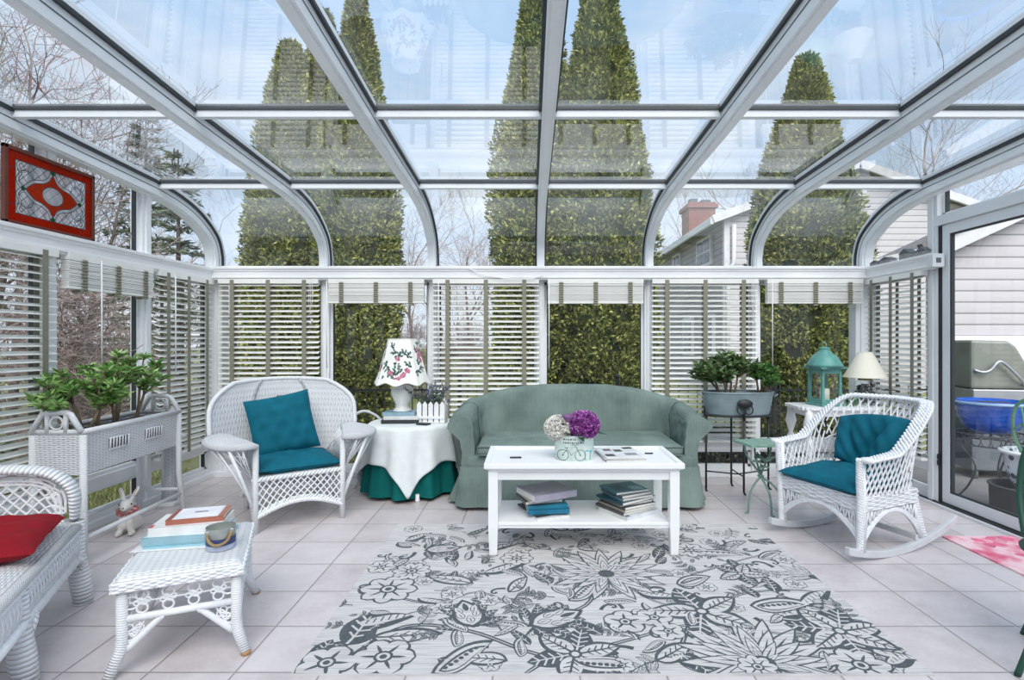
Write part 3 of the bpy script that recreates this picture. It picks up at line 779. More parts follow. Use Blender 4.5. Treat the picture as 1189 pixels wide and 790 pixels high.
# leaf litter by the windows
n = 5200; r = np.random.default_rng(9)
lb_ = np.stack([r.uniform(-3.0, 3.1, n), 5.05 + 1.0 * r.random(n) ** 1.4, np.full(n, -.135) + .05 * r.random(n)], 1)
ld = np.stack([r.normal(size=n), r.normal(size=n), r.normal(size=n) * .35], 1)
L_DEAD = leaf_mat('dead_leaf', [srgb(96, 70, 54), srgb(150, 120, 94), srgb(196, 172, 146)], .85, 4)
sm(leaf_cloud('leaf_litter', lb_, ld, .05 + .04 * r.random(n), .03 + .02 * r.random(n), L_DEAD), 'dry brown leaves lying on the ground under the back windows', 'leaf litter', kind='stuff')
n = 16000
gx = np.where(r.random(n) < .5, r.uniform(-4.6, -3.05, n), r.uniform(-3, 3.3, n)); gyy = np.where(gx < -3.05, r.uniform(1.8, 5.6, n), r.uniform(5.9, 8.6, n))
gb = np.stack([gx, gyy, np.full(n, -.14)], 1); gd = np.stack([r.normal(size=n) * .4, r.normal(size=n) * .4, np.ones(n)], 1)
L_GRASS = leaf_mat('grass_blade', [srgb(92, 108, 58), srgb(140, 150, 92), srgb(184, 180, 132)], .8, 1.5)
sm(leaf_cloud('grass', gb, gd, .04 + .05 * r.random(n), .012, L_GRASS), 'short pale green grass outside the left and back windows', 'grass', kind='stuff')
# small shrub bed under the back windows, dark evergreen
def low_shrub(x, y, rx, h, label, seed, m):
    t = thing('low_shrub', label, 'shrub', (x, y, -.14)); r = np.random.default_rng(seed); n = int(2400 * rx * h / .25)
    a = r.random(n) * 2 * PI; c = r.random(n); rr = rx * np.sqrt(1 - c ** 2) * (.7 + .35 * r.random(n))
    b = np.stack([rr * np.cos(a), rr * np.sin(a) * .8, h * c * (.75 + .3 * r.random(n))], 1); leaf_cloud('foliage', b, b + np.array([0, 0, .2]) + r.normal(size=(n, 3)) * .1, .06, .035, m, t, seed=seed)
L_BOX = leaf_mat('boxwood_leaf', [srgb(40, 52, 38), srgb(74, 90, 62), srgb(112, 124, 88)], .6, 3)
low_shrub(ax(830, 5.5), 5.5, .42, .48, 'low evergreen shrub outside behind the plant stand', 21, L_BOX)
low_shrub(ax(900, 5.5), 5.5, .34, .42, 'low evergreen shrub outside behind the green tripod table', 22, L_BOX)

# patio things seen through the door
M_STEEL = mat('stainless_steel', srgb(178, 180, 186), .35, .6, .06)
M_LID = mat('grill_cover_grey', srgb(138, 140, 132), .5, .2)
gr = thing('grill', 'stainless gas grill with raised grey hood on the patio', 'grill', (4.62, 5.2, -.05), -.15)
mb = MB(); mb.box(-.45, .75, -.3, .3, .62, .84); mb.build('firebox', M_STEEL, gr, bev=.01)
mb = MB(); mb.box(-.45, .75, -.28, .28, .08, .62); mb.build('cabinet', M_GROOVE, gr, bev=.01)
mb = MB(); mb.prism([(-.45, .845), (.10, .845), (.12, .89), (-.07, 1.24), (-.14, 1.29), (-.45, 1.30)], -.27, .27, 0, Matrix(((1, 0, 0, 0), (0, 0, 1, 0), (0, 1, 0, 0), (0, 0, 0, 1)))); hd = mb.build('hood', M_LID, gr, bev=.03)
mb = MB(); mb.tube(catmull([(-.43, -.28, 1.02), (-.38, -.31, 1.0), (-.32, -.32, 1.02), (-.25, -.32, 1.10), (-.18, -.32, 1.06), (-.08, -.32, .95), (-.01, -.28, .88)], 5), .014, 6); mb.build('handle', M_STEEL, hd)
mb = MB(); mb.box(.75, 1.3, -.28, .28, .80, .85); mb.build('side_shelf', M_STEEL, gr, bev=.005)
for sx in (-.4, .7):
    for sy in (-.24, .24): mb = MB(); mb.tube([(sx, sy, 0), (sx, sy, .1)], .025, 8); mb.build('leg', M_GROOVE, gr)
M_BLUE = mat('cobalt_glaze', srgb(26, 84, 190), .15, 0, .25, 8, spec=.7)
pt = thing('plant_pot', 'glossy cobalt blue glazed pot on a wire stand outside the door', 'plant pot', (3.70, 4.28, .505))
mb = MB(); mb.lathe([(.05, 0), (.12, .005), (.18, .05), (.215, .14), (.225, .21), (.24, .225), (.24, .26), (.222, .262), (.21, .2), (.05, .18)], 32); mb.build('bowl', M_BLUE, pt)
mb = MB(); mb.lathe([(.0, .235), (.215, .235)], 20, close=False); mb.build('soil', mat('dark_soil', srgb(70, 56, 48), .95, 0, .3, 30, .6, 80), pt)
mb = MB(); mb.tube([(.241 * math.cos(k * PI / 16), .241 * math.sin(k * PI / 16), .245) for k in range(32)], .012, 6, closed=True); mb.build('rim', mat('pale_blue_glaze', srgb(150, 176, 216), .2), pt)
M_WIRE = mat('dark_wire', srgb(92, 92, 98), .5, .3)
st = thing('wire_stand', 'dark wire plant stand holding the cobalt pot', 'plant stand', (3.70, 4.28, -.05))
mb = MB()
for zz in (.55, .47): mb.tube([(.23 * math.cos(k * PI / 16), .23 * math.sin(k * PI / 16), zz) for k in range(32)], .007, 5, closed=True)
for k in range(24):
    a = k * PI / 12; mb.tube([(.23 * math.cos(a), .23 * math.sin(a), .47), (.23 * math.cos(a + .13), .23 * math.sin(a + .13), .55)], .004, 4); mb.tube([(.23 * math.cos(a), .23 * math.sin(a), .55), (.23 * math.cos(a + .13), .23 * math.sin(a + .13), .47)], .004, 4)
for k in range(8): a = k * PI / 4; mb.tube([(0, 0, .548), (.23 * math.cos(a), .23 * math.sin(a), .548)], .004, 4)
mb.build('basket_ring', M_WIRE, st)
for k in range(3):
    a = k * 2 * PI / 3 + .4; mb = MB(); mb.tube(catmull([(.22 * math.cos(a), .22 * math.sin(a), .47), (.10 * math.cos(a), .10 * math.sin(a), .28), (.14 * math.cos(a), .14 * math.sin(a), .12), (.22 * math.cos(a), .22 * math.sin(a), 0)], 6), .008, 5); mb.build('leg', M_WIRE, st)
def flower_pot_mat():
    m, nt, b = newmat('blue_white_glaze'); v = N(nt, 'ShaderNodeTexVoronoi'); v.inputs['Scale'].default_value = 16
    tc = N(nt, 'ShaderNodeTexCoord'); nt.links.new(tc.outputs['Object'], v.inputs['Vector'])
    nt.links.new(ramp(nt, v.outputs[0], [(.28, srgb(50, 60, 88)), (.4, srgb(214, 218, 226))]), b.inputs['Base Color']); b.inputs['Roughness'].default_value = .2; return m
fp = thing('patterned_pot', 'white planter pot with dark floral pattern beside the blue pot', 'plant pot', (3.66, 3.88, .17))
mb = MB(); mb.lathe([(.10, 0), (.13, .05), (.16, .16), (.17, .24), (.185, .25), (.185, .275), (.165, .275), (.15, .2), (.02, .2)], 28); mb.build('pot_body', flower_pot_mat(), fp)
mb = MB(); mb.tube([(.185 * math.cos(k * PI / 14), .185 * math.sin(k * PI / 14), .262) for k in range(28)], .013, 6, closed=True); mb.build('rim', M_WPAINT, fp)
gp = MB(); gp.lathe([(.17, 0), (.2, .02), (.205, .22), (.215, .225), (.215, .235), (.19, .235), (.18, .1), (.02, .1)], 26)
gpo = gp.build('grey_planter', mat('charcoal_resin', srgb(74, 76, 80), .6), loc=(3.62, 3.90, -.05)); sm(gpo, 'charcoal round planter standing on the patio under the floral pot', 'plant pot')
M_GREEN = mat('green_metal', srgb(98, 150, 112), .5, 0, .12, 12)
def garden_chair(label, loc, rz, m, group=None):
    t = thing('garden_chair', label, 'chair', loc, rz, group)
    mb = MB(); mb.lathe([(.0, .43), (.19, .43), (.205, .435), (.205, .445), (.0, .45)], 22); mb.build('seat', m, t)
    mb = MB(); mb.tube(catmull([(-.19, .12, .44), (-.21, .19, .62), (-.17, .22, .82), (0, .235, .9), (.17, .22, .82), (.21, .19, .62), (.19, .12, .44)], 8), .012, 6)
    for k in (-2, -1, 0, 1, 2): mb.tube([(k * .06, .17, .44), (k * .066, .21, .66), (k * .07, .228, .86 - .012 * k * k)], .007, 5)
    mb.tube(catmull([(-.2, .2, .64), (-.1, .215, .7), (0, .215, .64), (.1, .215, .7), (.2, .2, .64)], 6), .007, 5); mb.build('backrest', m, t)
    for sx in (-1, 1):
        for sy in (-1, 1): mb = MB(); mb.tube(catmull([(sx * .14, sy * .14, .44), (sx * .15, sy * .15, .2), (sx * .2, sy * .2, 0)], 5), .011, 6); mb.build('leg', m, t)
    return t
garden_chair('pale green metal garden chair on the patio at the right edge', (3.86, 3.85, -.05), 1.9, M_GREEN)
# ------------------------------------------------------------------ rug with floral pattern
def rug_mat():
    m, nt, b = newmat('rug_cream'); b.inputs['Roughness'].default_value = .95; b.inputs['Specular IOR Level'].default_value = .1
    tc = N(nt, 'ShaderNodeTexCoord'); mp = N(nt, 'ShaderNodeMapping'); mp.inputs['Scale'].default_value = (5, 90, 1); nt.links.new(tc.outputs['Object'], mp.inputs[0])
    nt.links.new(ramp(nt, noise(nt, 1, 4, vec=mp.outputs[0]), [(.3, srgb(178, 174, 174)), (.5, srgb(206, 203, 202)), (.7, srgb(216, 214, 213))]), b.inputs['Base Color']); bump(nt, b, noise(nt, 400, 2), .3); return m
M_RUG = rug_mat()
M_RUGD = mat('rug_charcoal', srgb(92, 98, 102), .95, 0, .16, 40, .4, 400, spec=.1)
class Outline(list): up = dn = None
class Pattern:
    """flat ornament drawn with small shapes; fn maps (x, y, layer) to a surface point"""
    def __init__(s, mb, fn, seed=0): s.mb = mb; s.fn = fn; s.r = random.Random(seed); s.k = 0
    def poly(s, pts, mat, lay):
        s.k += 1; lay += s.k * .0004
        if getattr(pts, 'up', None):
            u, d = pts.up, pts.dn
            for i in range(len(u) - 1):
                q = [d[i], d[i + 1], u[i + 1], u[i]]
                if i == 0: q = q[1:]
                elif i == len(u) - 2: q = [q[0], q[1], q[3]]
                s.mb.poly([s.fn(x, y, lay) for x, y in q], mat)
        else: s.mb.poly([s.fn(x, y, lay) for x, y in pts], mat)
    def ribbon(s, pts, w, mat, lay):
        pts = [V((p[0], p[1], 0)) for p in pts]; n = len(pts); L, R = [], []
        for i in range(n):
            t = (pts[min(i + 1, n - 1)] - pts[max(i - 1, 0)]); t = t.normalized() if t.length > 1e-9 else V((1, 0, 0)); q = V((-t.y, t.x, 0))
            ww = w(i / (n - 1)) if callable(w) else w
            L.append(pts[i] + q * ww / 2); R.append(pts[i] - q * ww / 2)
        for i in range(n - 1): s.poly([(R[i].x, R[i].y), (R[i + 1].x, R[i + 1].y), (L[i + 1].x, L[i + 1].y), (L[i].x, L[i].y)], mat, lay)
    def curve(s, pts, n=7): return [(q.x, q.y) for q in catmull([V((a, b, 0)) for a, b in pts], n)]
    def tear(s, p, L, W, a, bend=0, n=9, rnd=False):
        """outline of a leaf or petal starting at p, running along angle a"""
        ca, sa = math.cos(a), math.sin(a); up, dn = [], []
        for i in range(n + 1):
            t = i / n; w = (W / 2 * (math.sin(PI * t ** 1.5) ** .55 if rnd else math.sin(PI * t ** .8) ** .85)) if 0 < t < 1 else 0
            x = L * t; y = bend * L * math.sin(PI * t * .5) ** 2
            up.append((x, y + w)); dn.append((x, y - w))
        f = lambda L_: [(p[0] + x * ca - y * sa, p[1] + x * sa + y * ca) for x, y in L_]
        o = Outline(f(up + dn[-2:0:-1])); o.up = f(up); o.dn = f(dn); return o
    def leaf(s, p, L, W, a, bend=.15, style=0, lay=2):
        s.poly(s.tear(p, L, W, a, bend), 1, lay)
        ca, sa = math.cos(a), math.sin(a); at = lambda x, y: (p[0] + x * ca - y * sa, p[1] + x * sa + y * ca)
        cy = lambda t: bend * L * math.sin(PI * t * .5) ** 2
        if style == 0:      # light inside, dark midrib and veins
            s.poly(s.tear(at(L * .06, 0), L * .86, W * .72, a, bend), 0, lay + 1)
            s.ribbon([at(L * t, cy(t)) for t in (.05, .2, .4, .6, .8, .92)], lambda t: W * .10 * (1 - t * .6), 1, lay + 2)
            for t in (.25, .4, .55, .7):
                for g in (-1, 1): s.ribbon([at(L * t, cy(t)), at(L * (t + .1), cy(t + .1) + g * W * .26 * math.sin(PI * t))], W * .05, 1, lay + 2)
        elif style == 1:    # dark with light veins
            s.ribbon([at(L * t, cy(t)) for t in (.05, .2, .4, .6, .8, .92)], lambda t: W * .08 * (1 - t * .6), 0, lay + 1)
            for t in (.25, .42, .58, .74):
                for g in (-1, 1): s.ribbon([at(L * t, cy(t)), at(L * (t + .1), cy(t + .1) + g * W * .3 * math.sin(PI * t))], W * .06, 0, lay + 1)
        else:               # half dark, half outlined
            s.poly(s.tear(at(L * .05, W * .1), L * .88, W * .5, a, bend * 1.1), 0, lay + 1)
            for t in (.2, .32, .44, .56, .68, .8): s.ribbon([at(L * t, cy(t)), at(L * (t + .03), cy(t) + W * .34 * math.sin(PI * t))], W * .05, 1, lay + 2)
    def petal(s, p, L, W, a, lay, vein=True, rnd=False):
        s.poly(s.tear(p, L, W, a, 0, 9, rnd), 1, lay); c, n = math.cos(a), math.sin(a)
        s.poly(s.tear((p[0] + c * L * .06, p[1] + n * L * .06), L * .88, W * .78, a, 0, 9, rnd), 0, lay + .5)
        if vein: s.poly(s.tear((p[0] + c * L * .1, p[1] + n * L * .1), L * .62, W * .13, a, 0, 5), 1, lay + 1)
    def disc(s, p, r, mat, lay, n=12): s.poly([(p[0] + r * math.cos(2 * PI * k / n), p[1] + r * math.sin(2 * PI * k / n)) for k in range(n)], mat, lay)
    def daisy(s, p, r, n=6, a0=0, lay=5):
        for k in range(n): s.petal(p, r, r * 1.9 * math.sin(PI / n) * .92, a0 + 2 * PI * k / n, lay + .01 * k, True, True)
        s.disc(p, r * .30, 1, lay + 2); s.disc(p, r * .21, 0, lay + 2.3); s.disc(p, r * .12, 1, lay + 2.6, 8)
    def star(s, p, r, n=5, a0=0, lay=5):
        for k in range(n): s.leaf(p, r, r * .62, a0 + 2 * PI * k / n, .08, k % 2, lay + .01 * k)
        s.disc(p, r * .14, 1, lay + 3.5); s.disc(p, r * .08, 0, lay + 4)
    def lotus(s, p, r, a=PI / 2, sweep=4.4, lay=5, n=11):
        for ring, (f, k) in enumerate(((1, n), (.76, n - 2), (.52, n - 4), (.3, 5))):
            for i in range(k):
                b = a + sweep * (i / (k - 1) - .5); s.petal(p, r * f * (1 - .18 * abs(i / (k - 1) - .5)), r * f * .25, b, lay + ring * 1.6 + .01 * i)
        s.disc(p, r * .13, 1, lay + 8)
    def pomegranate(s, p, r, a, lay=5):
        c, n = math.cos(a), math.sin(a); at = lambda x, y: (p[0] + r * (x * c - y * n), p[1] + r * (x * n + y * c))
        for g in (-1, 1):
            for k in range(4): s.leaf(at(-.1 + .16 * k, g * .08), r * (.62 - .05 * k), r * .26, a + g * (1.7 - .32 * k), -g * .25, 1, lay + .02 * k)
            s.curl(at(.55, g * .18), r * .42, a + g * .5, g, lay + 1)
        s.poly(s.tear(at(-.2, 0), r * 1.15, r * .66, a), 1, lay + 2); s.poly(s.tear(at(-.1, 0), r * .95, r * .50, a), 0, lay + 3)
        for k in range(3):
            for g in ((-1, 1) if k else (0,)): s.petal(at(-.02 + .2 * k, g * .12), r * .30, r * .17, a + g * .3, lay + 4 + .1 * k)
        s.poly(s.tear(at(.45, 0), r * .34, r * .12, a), 1, lay + 5)
    def curl(s, p, L, a, g=1, lay=2):
        pts = []; x, y, b = p[0], p[1], a
        for i in range(16):
            pts.append((x, y)); st = L * .13 * (1 - i / 18); x += st * math.cos(b); y += st * math.sin(b); b += g * (.12 + .035 * i)
        s.ribbon(pts, lambda t: L * (.17 - .09 * t) if t < .85 else L * .12, 1, lay)
        s.disc(pts[-1], L * .08, 1, lay, 8)
    def sprig(s, p, L, a, g=1, lay=1, m=5, st=0):
        pts = []; x, y, b = p[0], p[1], a
        for i in range(10):
            pts.append((x, y)); x += L * .1 * math.cos(b); y += L * .1 * math.sin(b); b += g * .09
        s.ribbon(pts, lambda t: L * .035 * (1.2 - t), 1, lay)
        for k in range(m):
            i = 2 + int(7 * k / m); d = math.atan2(pts[i][1] - pts[i - 1][1], pts[i][0] - pts[i - 1][0])
            for h in (-1, 1): s.leaf(pts[i], L * (.30 - .025 * k), L * .11, d + h * .8, h * .12, st, lay + .1)
        s.leaf(pts[-1], L * .25, L * .12, b, 0, st, lay + .2)
    def paisley(s, p, L, W, a, bend=.3, lay=4):
        s.poly(s.tear(p, L, W, a, bend, 12), 1, lay); c, n = math.cos(a), math.sin(a); at = lambda x, y: (p[0] + x * c - y * n, p[1] + x * n + y * c)
        s.poly(s.tear(at(L * .05, 0), L * .88, W * .8, a, bend, 12), 0, lay + 1); s.poly(s.tear(at(L * .1, 0), L * .76, W * .56, a, bend, 12), 1, lay + 2); s.poly(s.tear(at(L * .14, 0), L * .68, W * .42, a, bend, 12), 0, lay + 3)
        for k in range(7):
            t = .2 + .085 * k; s.disc(at(L * t, bend * L * math.sin(PI * t * .5) ** 2), W * .085, 1, lay + 4, 6)
    def vine(s, pts, w, lay=1.5):
        q = s.curve(pts); s.ribbon(q, lambda t: w * (1 - .5 * t), 1, lay); s.ribbon(q, lambda t: w * .16, 0, lay + .3)
RX0, RX1, RY0, RY1 = -.89, 1.505, 1.985, 3.605
mb = MB()
mb.box(RX0, RX1, RY0, RY1, 0.0005, .007, 0)
cl = lambda v, a, b: min(max(v, a), b)
P = Pattern(mb, lambda x, y, l: (cl(x, RX0 + .004, RX1 - .004), cl(y, RY0 + .004, RY1 - .004), .0072 + .00006 * l), 3)
def rp(px, py): Y = 775.0 / (py - 395.0); return ((px - 615.0) * Y / F_PX, Y)
W_ = lambda px, py, n: n / (F_PX / (775.0 / (py - 395.0)))
# long vines
for pts, w in (([(400, 770), (470, 730), (545, 735), (640, 765), (720, 748), (800, 728), (880, 735), (960, 745)], .030),
               ([(620, 725), (680, 705), (704, 672), (760, 700), (815, 712)], .026), ([(440, 690), (500, 702), (560, 690), (620, 720)], .022),
               ([(704, 665), (790, 670), (850, 655), (905, 640)], .022), ([(640, 765), (610, 785)], .03), ([(800, 728), (790, 770), (830, 787)], .024),
               ([(815, 712), (870, 690), (950, 690), (985, 720)], .022), ([(478, 660), (520, 640), (600, 632), (704, 660)], .02), ([(950, 745), (1010, 760), (1050, 785)], .024)):
    P.vine([rp(*q) for q in pts], w)
P.pomegranate(rp(548, 725), .23, 1.9); P.pomegranate(rp(625, 726), .25, .5); P.pomegranate(rp(500, 640), .2, .2)
P.lotus(rp(704, 668), .34, PI / 2, 5.6, 5, 15); P.lotus(rp(887, 772), .36, PI / 2, 3.9, 5, 11); P.lotus(rp(945, 672), .2, 1.2, 4.2, 5, 9)
P.star(rp(815, 712), .24, 5, .5); P.star(rp(668, 762), .2, 6, .2); P.star(rp(975, 735), .22, 7, .1); P.star(rp(860, 668), .15, 5, 1)
P.daisy(rp(451, 686), .15, 8); P.daisy(rp(443, 660), .085, 6); P.daisy(rp(478, 665), .11, 10); P.daisy(rp(726, 724), .10, 5, .3); P.daisy(rp(760, 719), .085, 5); P.daisy(rp(776, 735), .075, 5, .6)
P.daisy(rp(445, 765), .13, 6); P.daisy(rp(379, 772), .12, 5); P.daisy(rp(600, 650), .10, 8); P.daisy(rp(880, 777), .08, 8, 0, 14); P.daisy(rp(800, 640), .11, 8); P.daisy(rp(1000, 775), .12, 7)
P.paisley(rp(500, 785), .30, .13, .5); P.paisley(rp(660, 700), .28, .12, .7, .2); P.paisley(rp(870, 705), .3, .15, -.2, .25); P.paisley(rp(785, 680), .22, .12, .2, .2); P.paisley(rp(800, 640), .34, .10, -.55, .3); P.paisley(rp(880, 650), .2, .10, .2); P.paisley(rp(735, 780), .26, .13, 2.6, .3)
for a in ((400, 752, .26, .17, 1.2, 1), (410, 728, .26, .13, .1, 2), (430, 742, .3, .13, -.1, 0), (360, 772, .16, .1, 1.2, 1), (550, 680, .28, .11, 2.6, 0), (560, 668, .3, .1, .35, 2), (590, 690, .2, .09, .9, 0), (680, 780, .26, .13, -.9, 1), (700, 740, .2, .09, 2.2, 1),
          (590, 770, .2, .10, 2.8, 0), (905, 720, .3, .12, -.35, 1), (930, 705, .26, .11, .4, 2), (1000, 752, .25, .11, -.6, 0), (1030, 775, .2, .09, .3, 2), (780, 755, .22, .1, -1.2, 1), (760, 770, .22, .11, .4, 0), (940, 780, .2, .09, .2, 0), (900, 690, .18, .09, 1.2, 1),
          (520, 655, .2, .09, 1.3, 1), (560, 640, .22, .08, .2, 2), (640, 640, .2, .08, 2.4, 0), (760, 650, .2, .08, .9, 1), (840, 635, .18, .08, .2, 0), (470, 630, .2, .09, .6, 2), (880, 628, .2, .09, -.5, 1), (930, 650, .18, .08, .9, 2), (740, 690, .2, .09, -.5, 2), (640, 680, .17, .08, 1.9, 1)):
    P.leaf(rp(a[0], a[1]), a[2], a[3], a[4], .18, a[5], 3)
rr = random.Random(8); done = []
for k in range(1500):
    x, y = rr.uniform(RX0 + .05, RX1 - .05), rr.uniform(RY0 + .04, RY1 - .04)
    if any((x - a) ** 2 + (y - b) ** 2 < .088 ** 2 for a, b in done): continue
    done.append((x, y)); c = rr.random()
    if c < .3: P.sprig((x, y), rr.uniform(.14, .24), rr.uniform(0, 6.28), rr.choice((-1, 1)), .2, 4, rr.choice((0, 1, 1)))
    elif c < .52: P.leaf((x, y), rr.uniform(.10, .18), rr.uniform(.04, .07), rr.uniform(0, 6.28), .2, rr.choice((0, 1, 1, 2)), .6)
    elif c < .74: P.curl((x, y), rr.uniform(.08, .15), rr.uniform(0, 6.28), rr.choice((-1, 1)), .4)
    elif c < .88: P.daisy((x, y), rr.uniform(.04, .065), 6, rr.random(), .8)
    else: P.paisley((x, y), rr.uniform(.12, .18), .06, rr.uniform(0, 6.28), .3, .5)
o = mb.build('rug', [M_RUG, M_RUGD]); sm(o, 'cream area rug with charcoal floral pattern lying under the white coffee table', 'rug')

# pink mat by the door
def pink_mat():
    m, nt, b = newmat('pink_floral'); b.inputs['Roughness'].default_value = .9
    f = noise(nt, 5.5, 4, rough=.55); nt.links.new(ramp(nt, f, [(.3, srgb(236, 214, 214)), (.46, srgb(238, 196, 204)), (.55, srgb(226, 140, 160)), (.66, srgb(214, 84, 122))]), b.inputs['Base Color']); return m
mb = MB(); mb.box(-.225, .225, -.40, .40, 0, .010, 0)
P = Pattern(mb, lambda x, y, l: (cl(x, -.22, .22), cl(y, -.395, .395), .0105 + .0001 * l), 4)
r = random.Random(2)
for k in range(13):
    p = (r.uniform(-.2, .2), r.uniform(-.36, .36)); 
    for i in range(5): P.poly(P.tear(p, .085, .06, i * 1.257 + k), 1 + (i % 2), 1 + .05 * k + .01 * i)
sm(mb.build('floor_mat', [pink_mat(), mat('mat_pink', srgb(222, 110, 142), .9, 0, .2, 20), mat('mat_rose', srgb(232, 160, 176), .9, 0, .2, 20)], loc=(2.835, 2.98, 0.0)), 'pink floral floor mat in front of the glass door', 'mat')

# ------------------------------------------------------------------ sofa
def sofa_mat():
    m, nt, b = newmat('sage_fabric'); b.inputs['Roughness'].default_value = .9; b.inputs['Specular IOR Level'].default_value = .15
    f = noise(nt, 3.2, 5, rough=.6); tc = N(nt, 'ShaderNodeTexCoord'); w = N(nt, 'ShaderNodeTexWave'); w.inputs['Scale'].default_value = 34; w.bands_direction = 'X'; nt.links.new(tc.outputs['Object'], w.inputs[0])
    v = math_n(nt, 'ADD', math_n(nt, 'MULTIPLY', f, .8), math_n(nt, 'MULTIPLY', w.outputs[1], .2))
    nt.links.new(ramp(nt, v, [(.3, srgb(96, 112, 107)), (.65, srgb(136, 153, 147))]), b.inputs['Base Color'])
    mp = N(nt, 'ShaderNodeMapping'); mp.inputs['Scale'].default_value = (3.2, 3.2, 1.3); mp.inputs['Rotation'].default_value = (0, .5, 0); nt.links.new(tc.outputs['Object'], mp.inputs[0])
    bump(nt, b, math_n(nt, 'ADD', noise(nt, 1.6, 3, vec=mp.outputs[0]), math_n(nt, 'MULTIPLY', w.outputs[1], .04)), .55, .06); return m
M_SAGE = sofa_mat()
sf = thing('sofa', 'sage green slipcovered sofa with curved back and skirt behind the white coffee table', 'sofa', (.37, 4.345, 0))
# inner line of arms and back
il = [(-.775, -.40), (-.78, -.2), (-.785, .05)] + [(-.785 + .22 * (1 - math.cos(a)), .05 + .22 * math.sin(a)) for a in [PI / 2 * k / 6 for k in range(1, 7)]]
il = il + [(-x, y) for x, y in reversed(il)]
IL = resample([V((x, y, 0)) for x, y in il], 96)
def top_h(x, y):
    if y < .12 and abs(x) > .7: return .685 + .055 * max(0, (y + .40) / .5) ** 1.6
    t = min(1, abs(x) / .79); return .865 - .115 * t ** 3.2
TH = [top_h(q.x, q.y) for q in IL]
for _ in range(6): TH = [TH[0]] + [(TH[i - 1] + TH[i] * 2 + TH[i + 1]) / 4 for i in range(1, len(TH) - 1)] + [TH[-1]]
def sect(i):
    q = IL[i]; t = (IL[min(i + 1, 96)] - IL[max(i - 1, 0)]).normalized(); n = V((-t.y, t.x, 0))   # outward
    h = TH[i]; arm = 1 - min(1, max(0, (q.y + .1) / .3)); flare = .03 + .03 * arm
    pr = [(0, .30), (.005, .46), (.012, h - .12), (.022, h - .045), (.045, h - .012), (.08, h), (.115 + flare * .3, h - .012), (.14 + flare, h - .05), (.145 + flare, h - .09), (.12 + flare * .7, h - .13), (.10 + flare * .2, h - .18), (.098, .42), (.10, .30)]
    return [q + n * (a + wr_(i, b)) + V((0, 0, b + .4 * wr_(i, b) * (b > .6))) for a, b in pr]
def wr_(i, b):
    """creases of the loose cover"""
    u = i / 96; e = math.exp(-((u - .2) / .045) ** 2) + math.exp(-((u - .8) / .045) ** 2) + .45 * math.exp(-((u - .64) / .05) ** 2) + .25
    return e * (.008 * math.sin(70 * u + 26 * b) + .006 * math.sin(131 * u - 17 * b + 1) * (b < .7)) * (.5 if b < .34 else 1)
def sofa_part(name, i0, i1):
    mb = MB(); R = [[mb.p(q) for q in sect(i)] for i in range(i0, i1 + 1)]
    for a, b in zip(R, R[1:]):
        for k in range(len(a) - 1): mb.face((a[k], a[k + 1], b[k + 1], b[k]), 0, True)
    mb.face(list(reversed(R[0])), 0); mb.face(R[-1], 0)
    mb.build(name, M_SAGE, sf)
sofa_part('arm', 0, 17); sofa_part('backrest', 17, 79); sofa_part('arm', 79, 96)
mb = MB(); rbox(mb, -.84, .84, -.405, .36, .26, .395, 0, .02); mb.build('base', M_SAGE, sf)
mb = MB(); rbox(mb, -.76, .76, -.44, .24, .395, .475, 0, .032, 4, .018)
mb.build('seat_cushion', M_SAGE, sf)
mb = MB()
for zz in (.405, .465): 
    mb.tube([(-.755, -.438, zz), (-.3, -.442, zz), (.3, -.442, zz), (.755, -.438, zz)], .006, 6)
mb.build('piping', M_SAGE, sf)
def per(u):
    w, d = .885, .42; L = [(-w, d), (-w, -d + .02), (-w + .02, -d), (w - .02, -d), (w, -d + .02), (w, d)]
    return L
PR = resample([V((x, y, 0)) for x, y in per(0)], 140)
mb = MB()
def skirt(u, v):
    i = min(int(u * 140), 140); q = PR[i]; z = .315 - .285 * v; fl = v * .035
    pleat = sum(math.exp(-((u - c) / .012) ** 2) for c in (.2105, .5, .7895)) * .03 * v
    wob = .006 * v * math.sin(u * 60) + .004 * v * math.sin(u * 131)
    n = V((q.x / .885, q.y / .42, 0)); n = V((n.x if abs(n.x) > .98 else 0, n.y if abs(n.y) > .98 else 0, 0))
    if n.length > 0: n.normalize()
    corner = .075 * v ** 1.5 * (math.exp(-((u - .198) / .016) ** 2) + math.exp(-((u - .802) / .016) ** 2)) + .012 * v * math.sin(u * 40) ** 2
    return q + n * (fl + wob + corner - pleat * .6) + V((0, 0, z))
mb.grid(skirt, 140, 6); mb.build('skirt', M_SAGE, sf)
M_TAN = mat('tan_wood', srgb(176, 136, 96), .5)
for sx in (-.82, .82):
    for sy in (-.36, .36): mb = MB(); mb.lathe([(.028, 0), (.034, .02), (.03, .26)], 12, (sx, sy, 0)); mb.build('leg', M_TAN, sf)

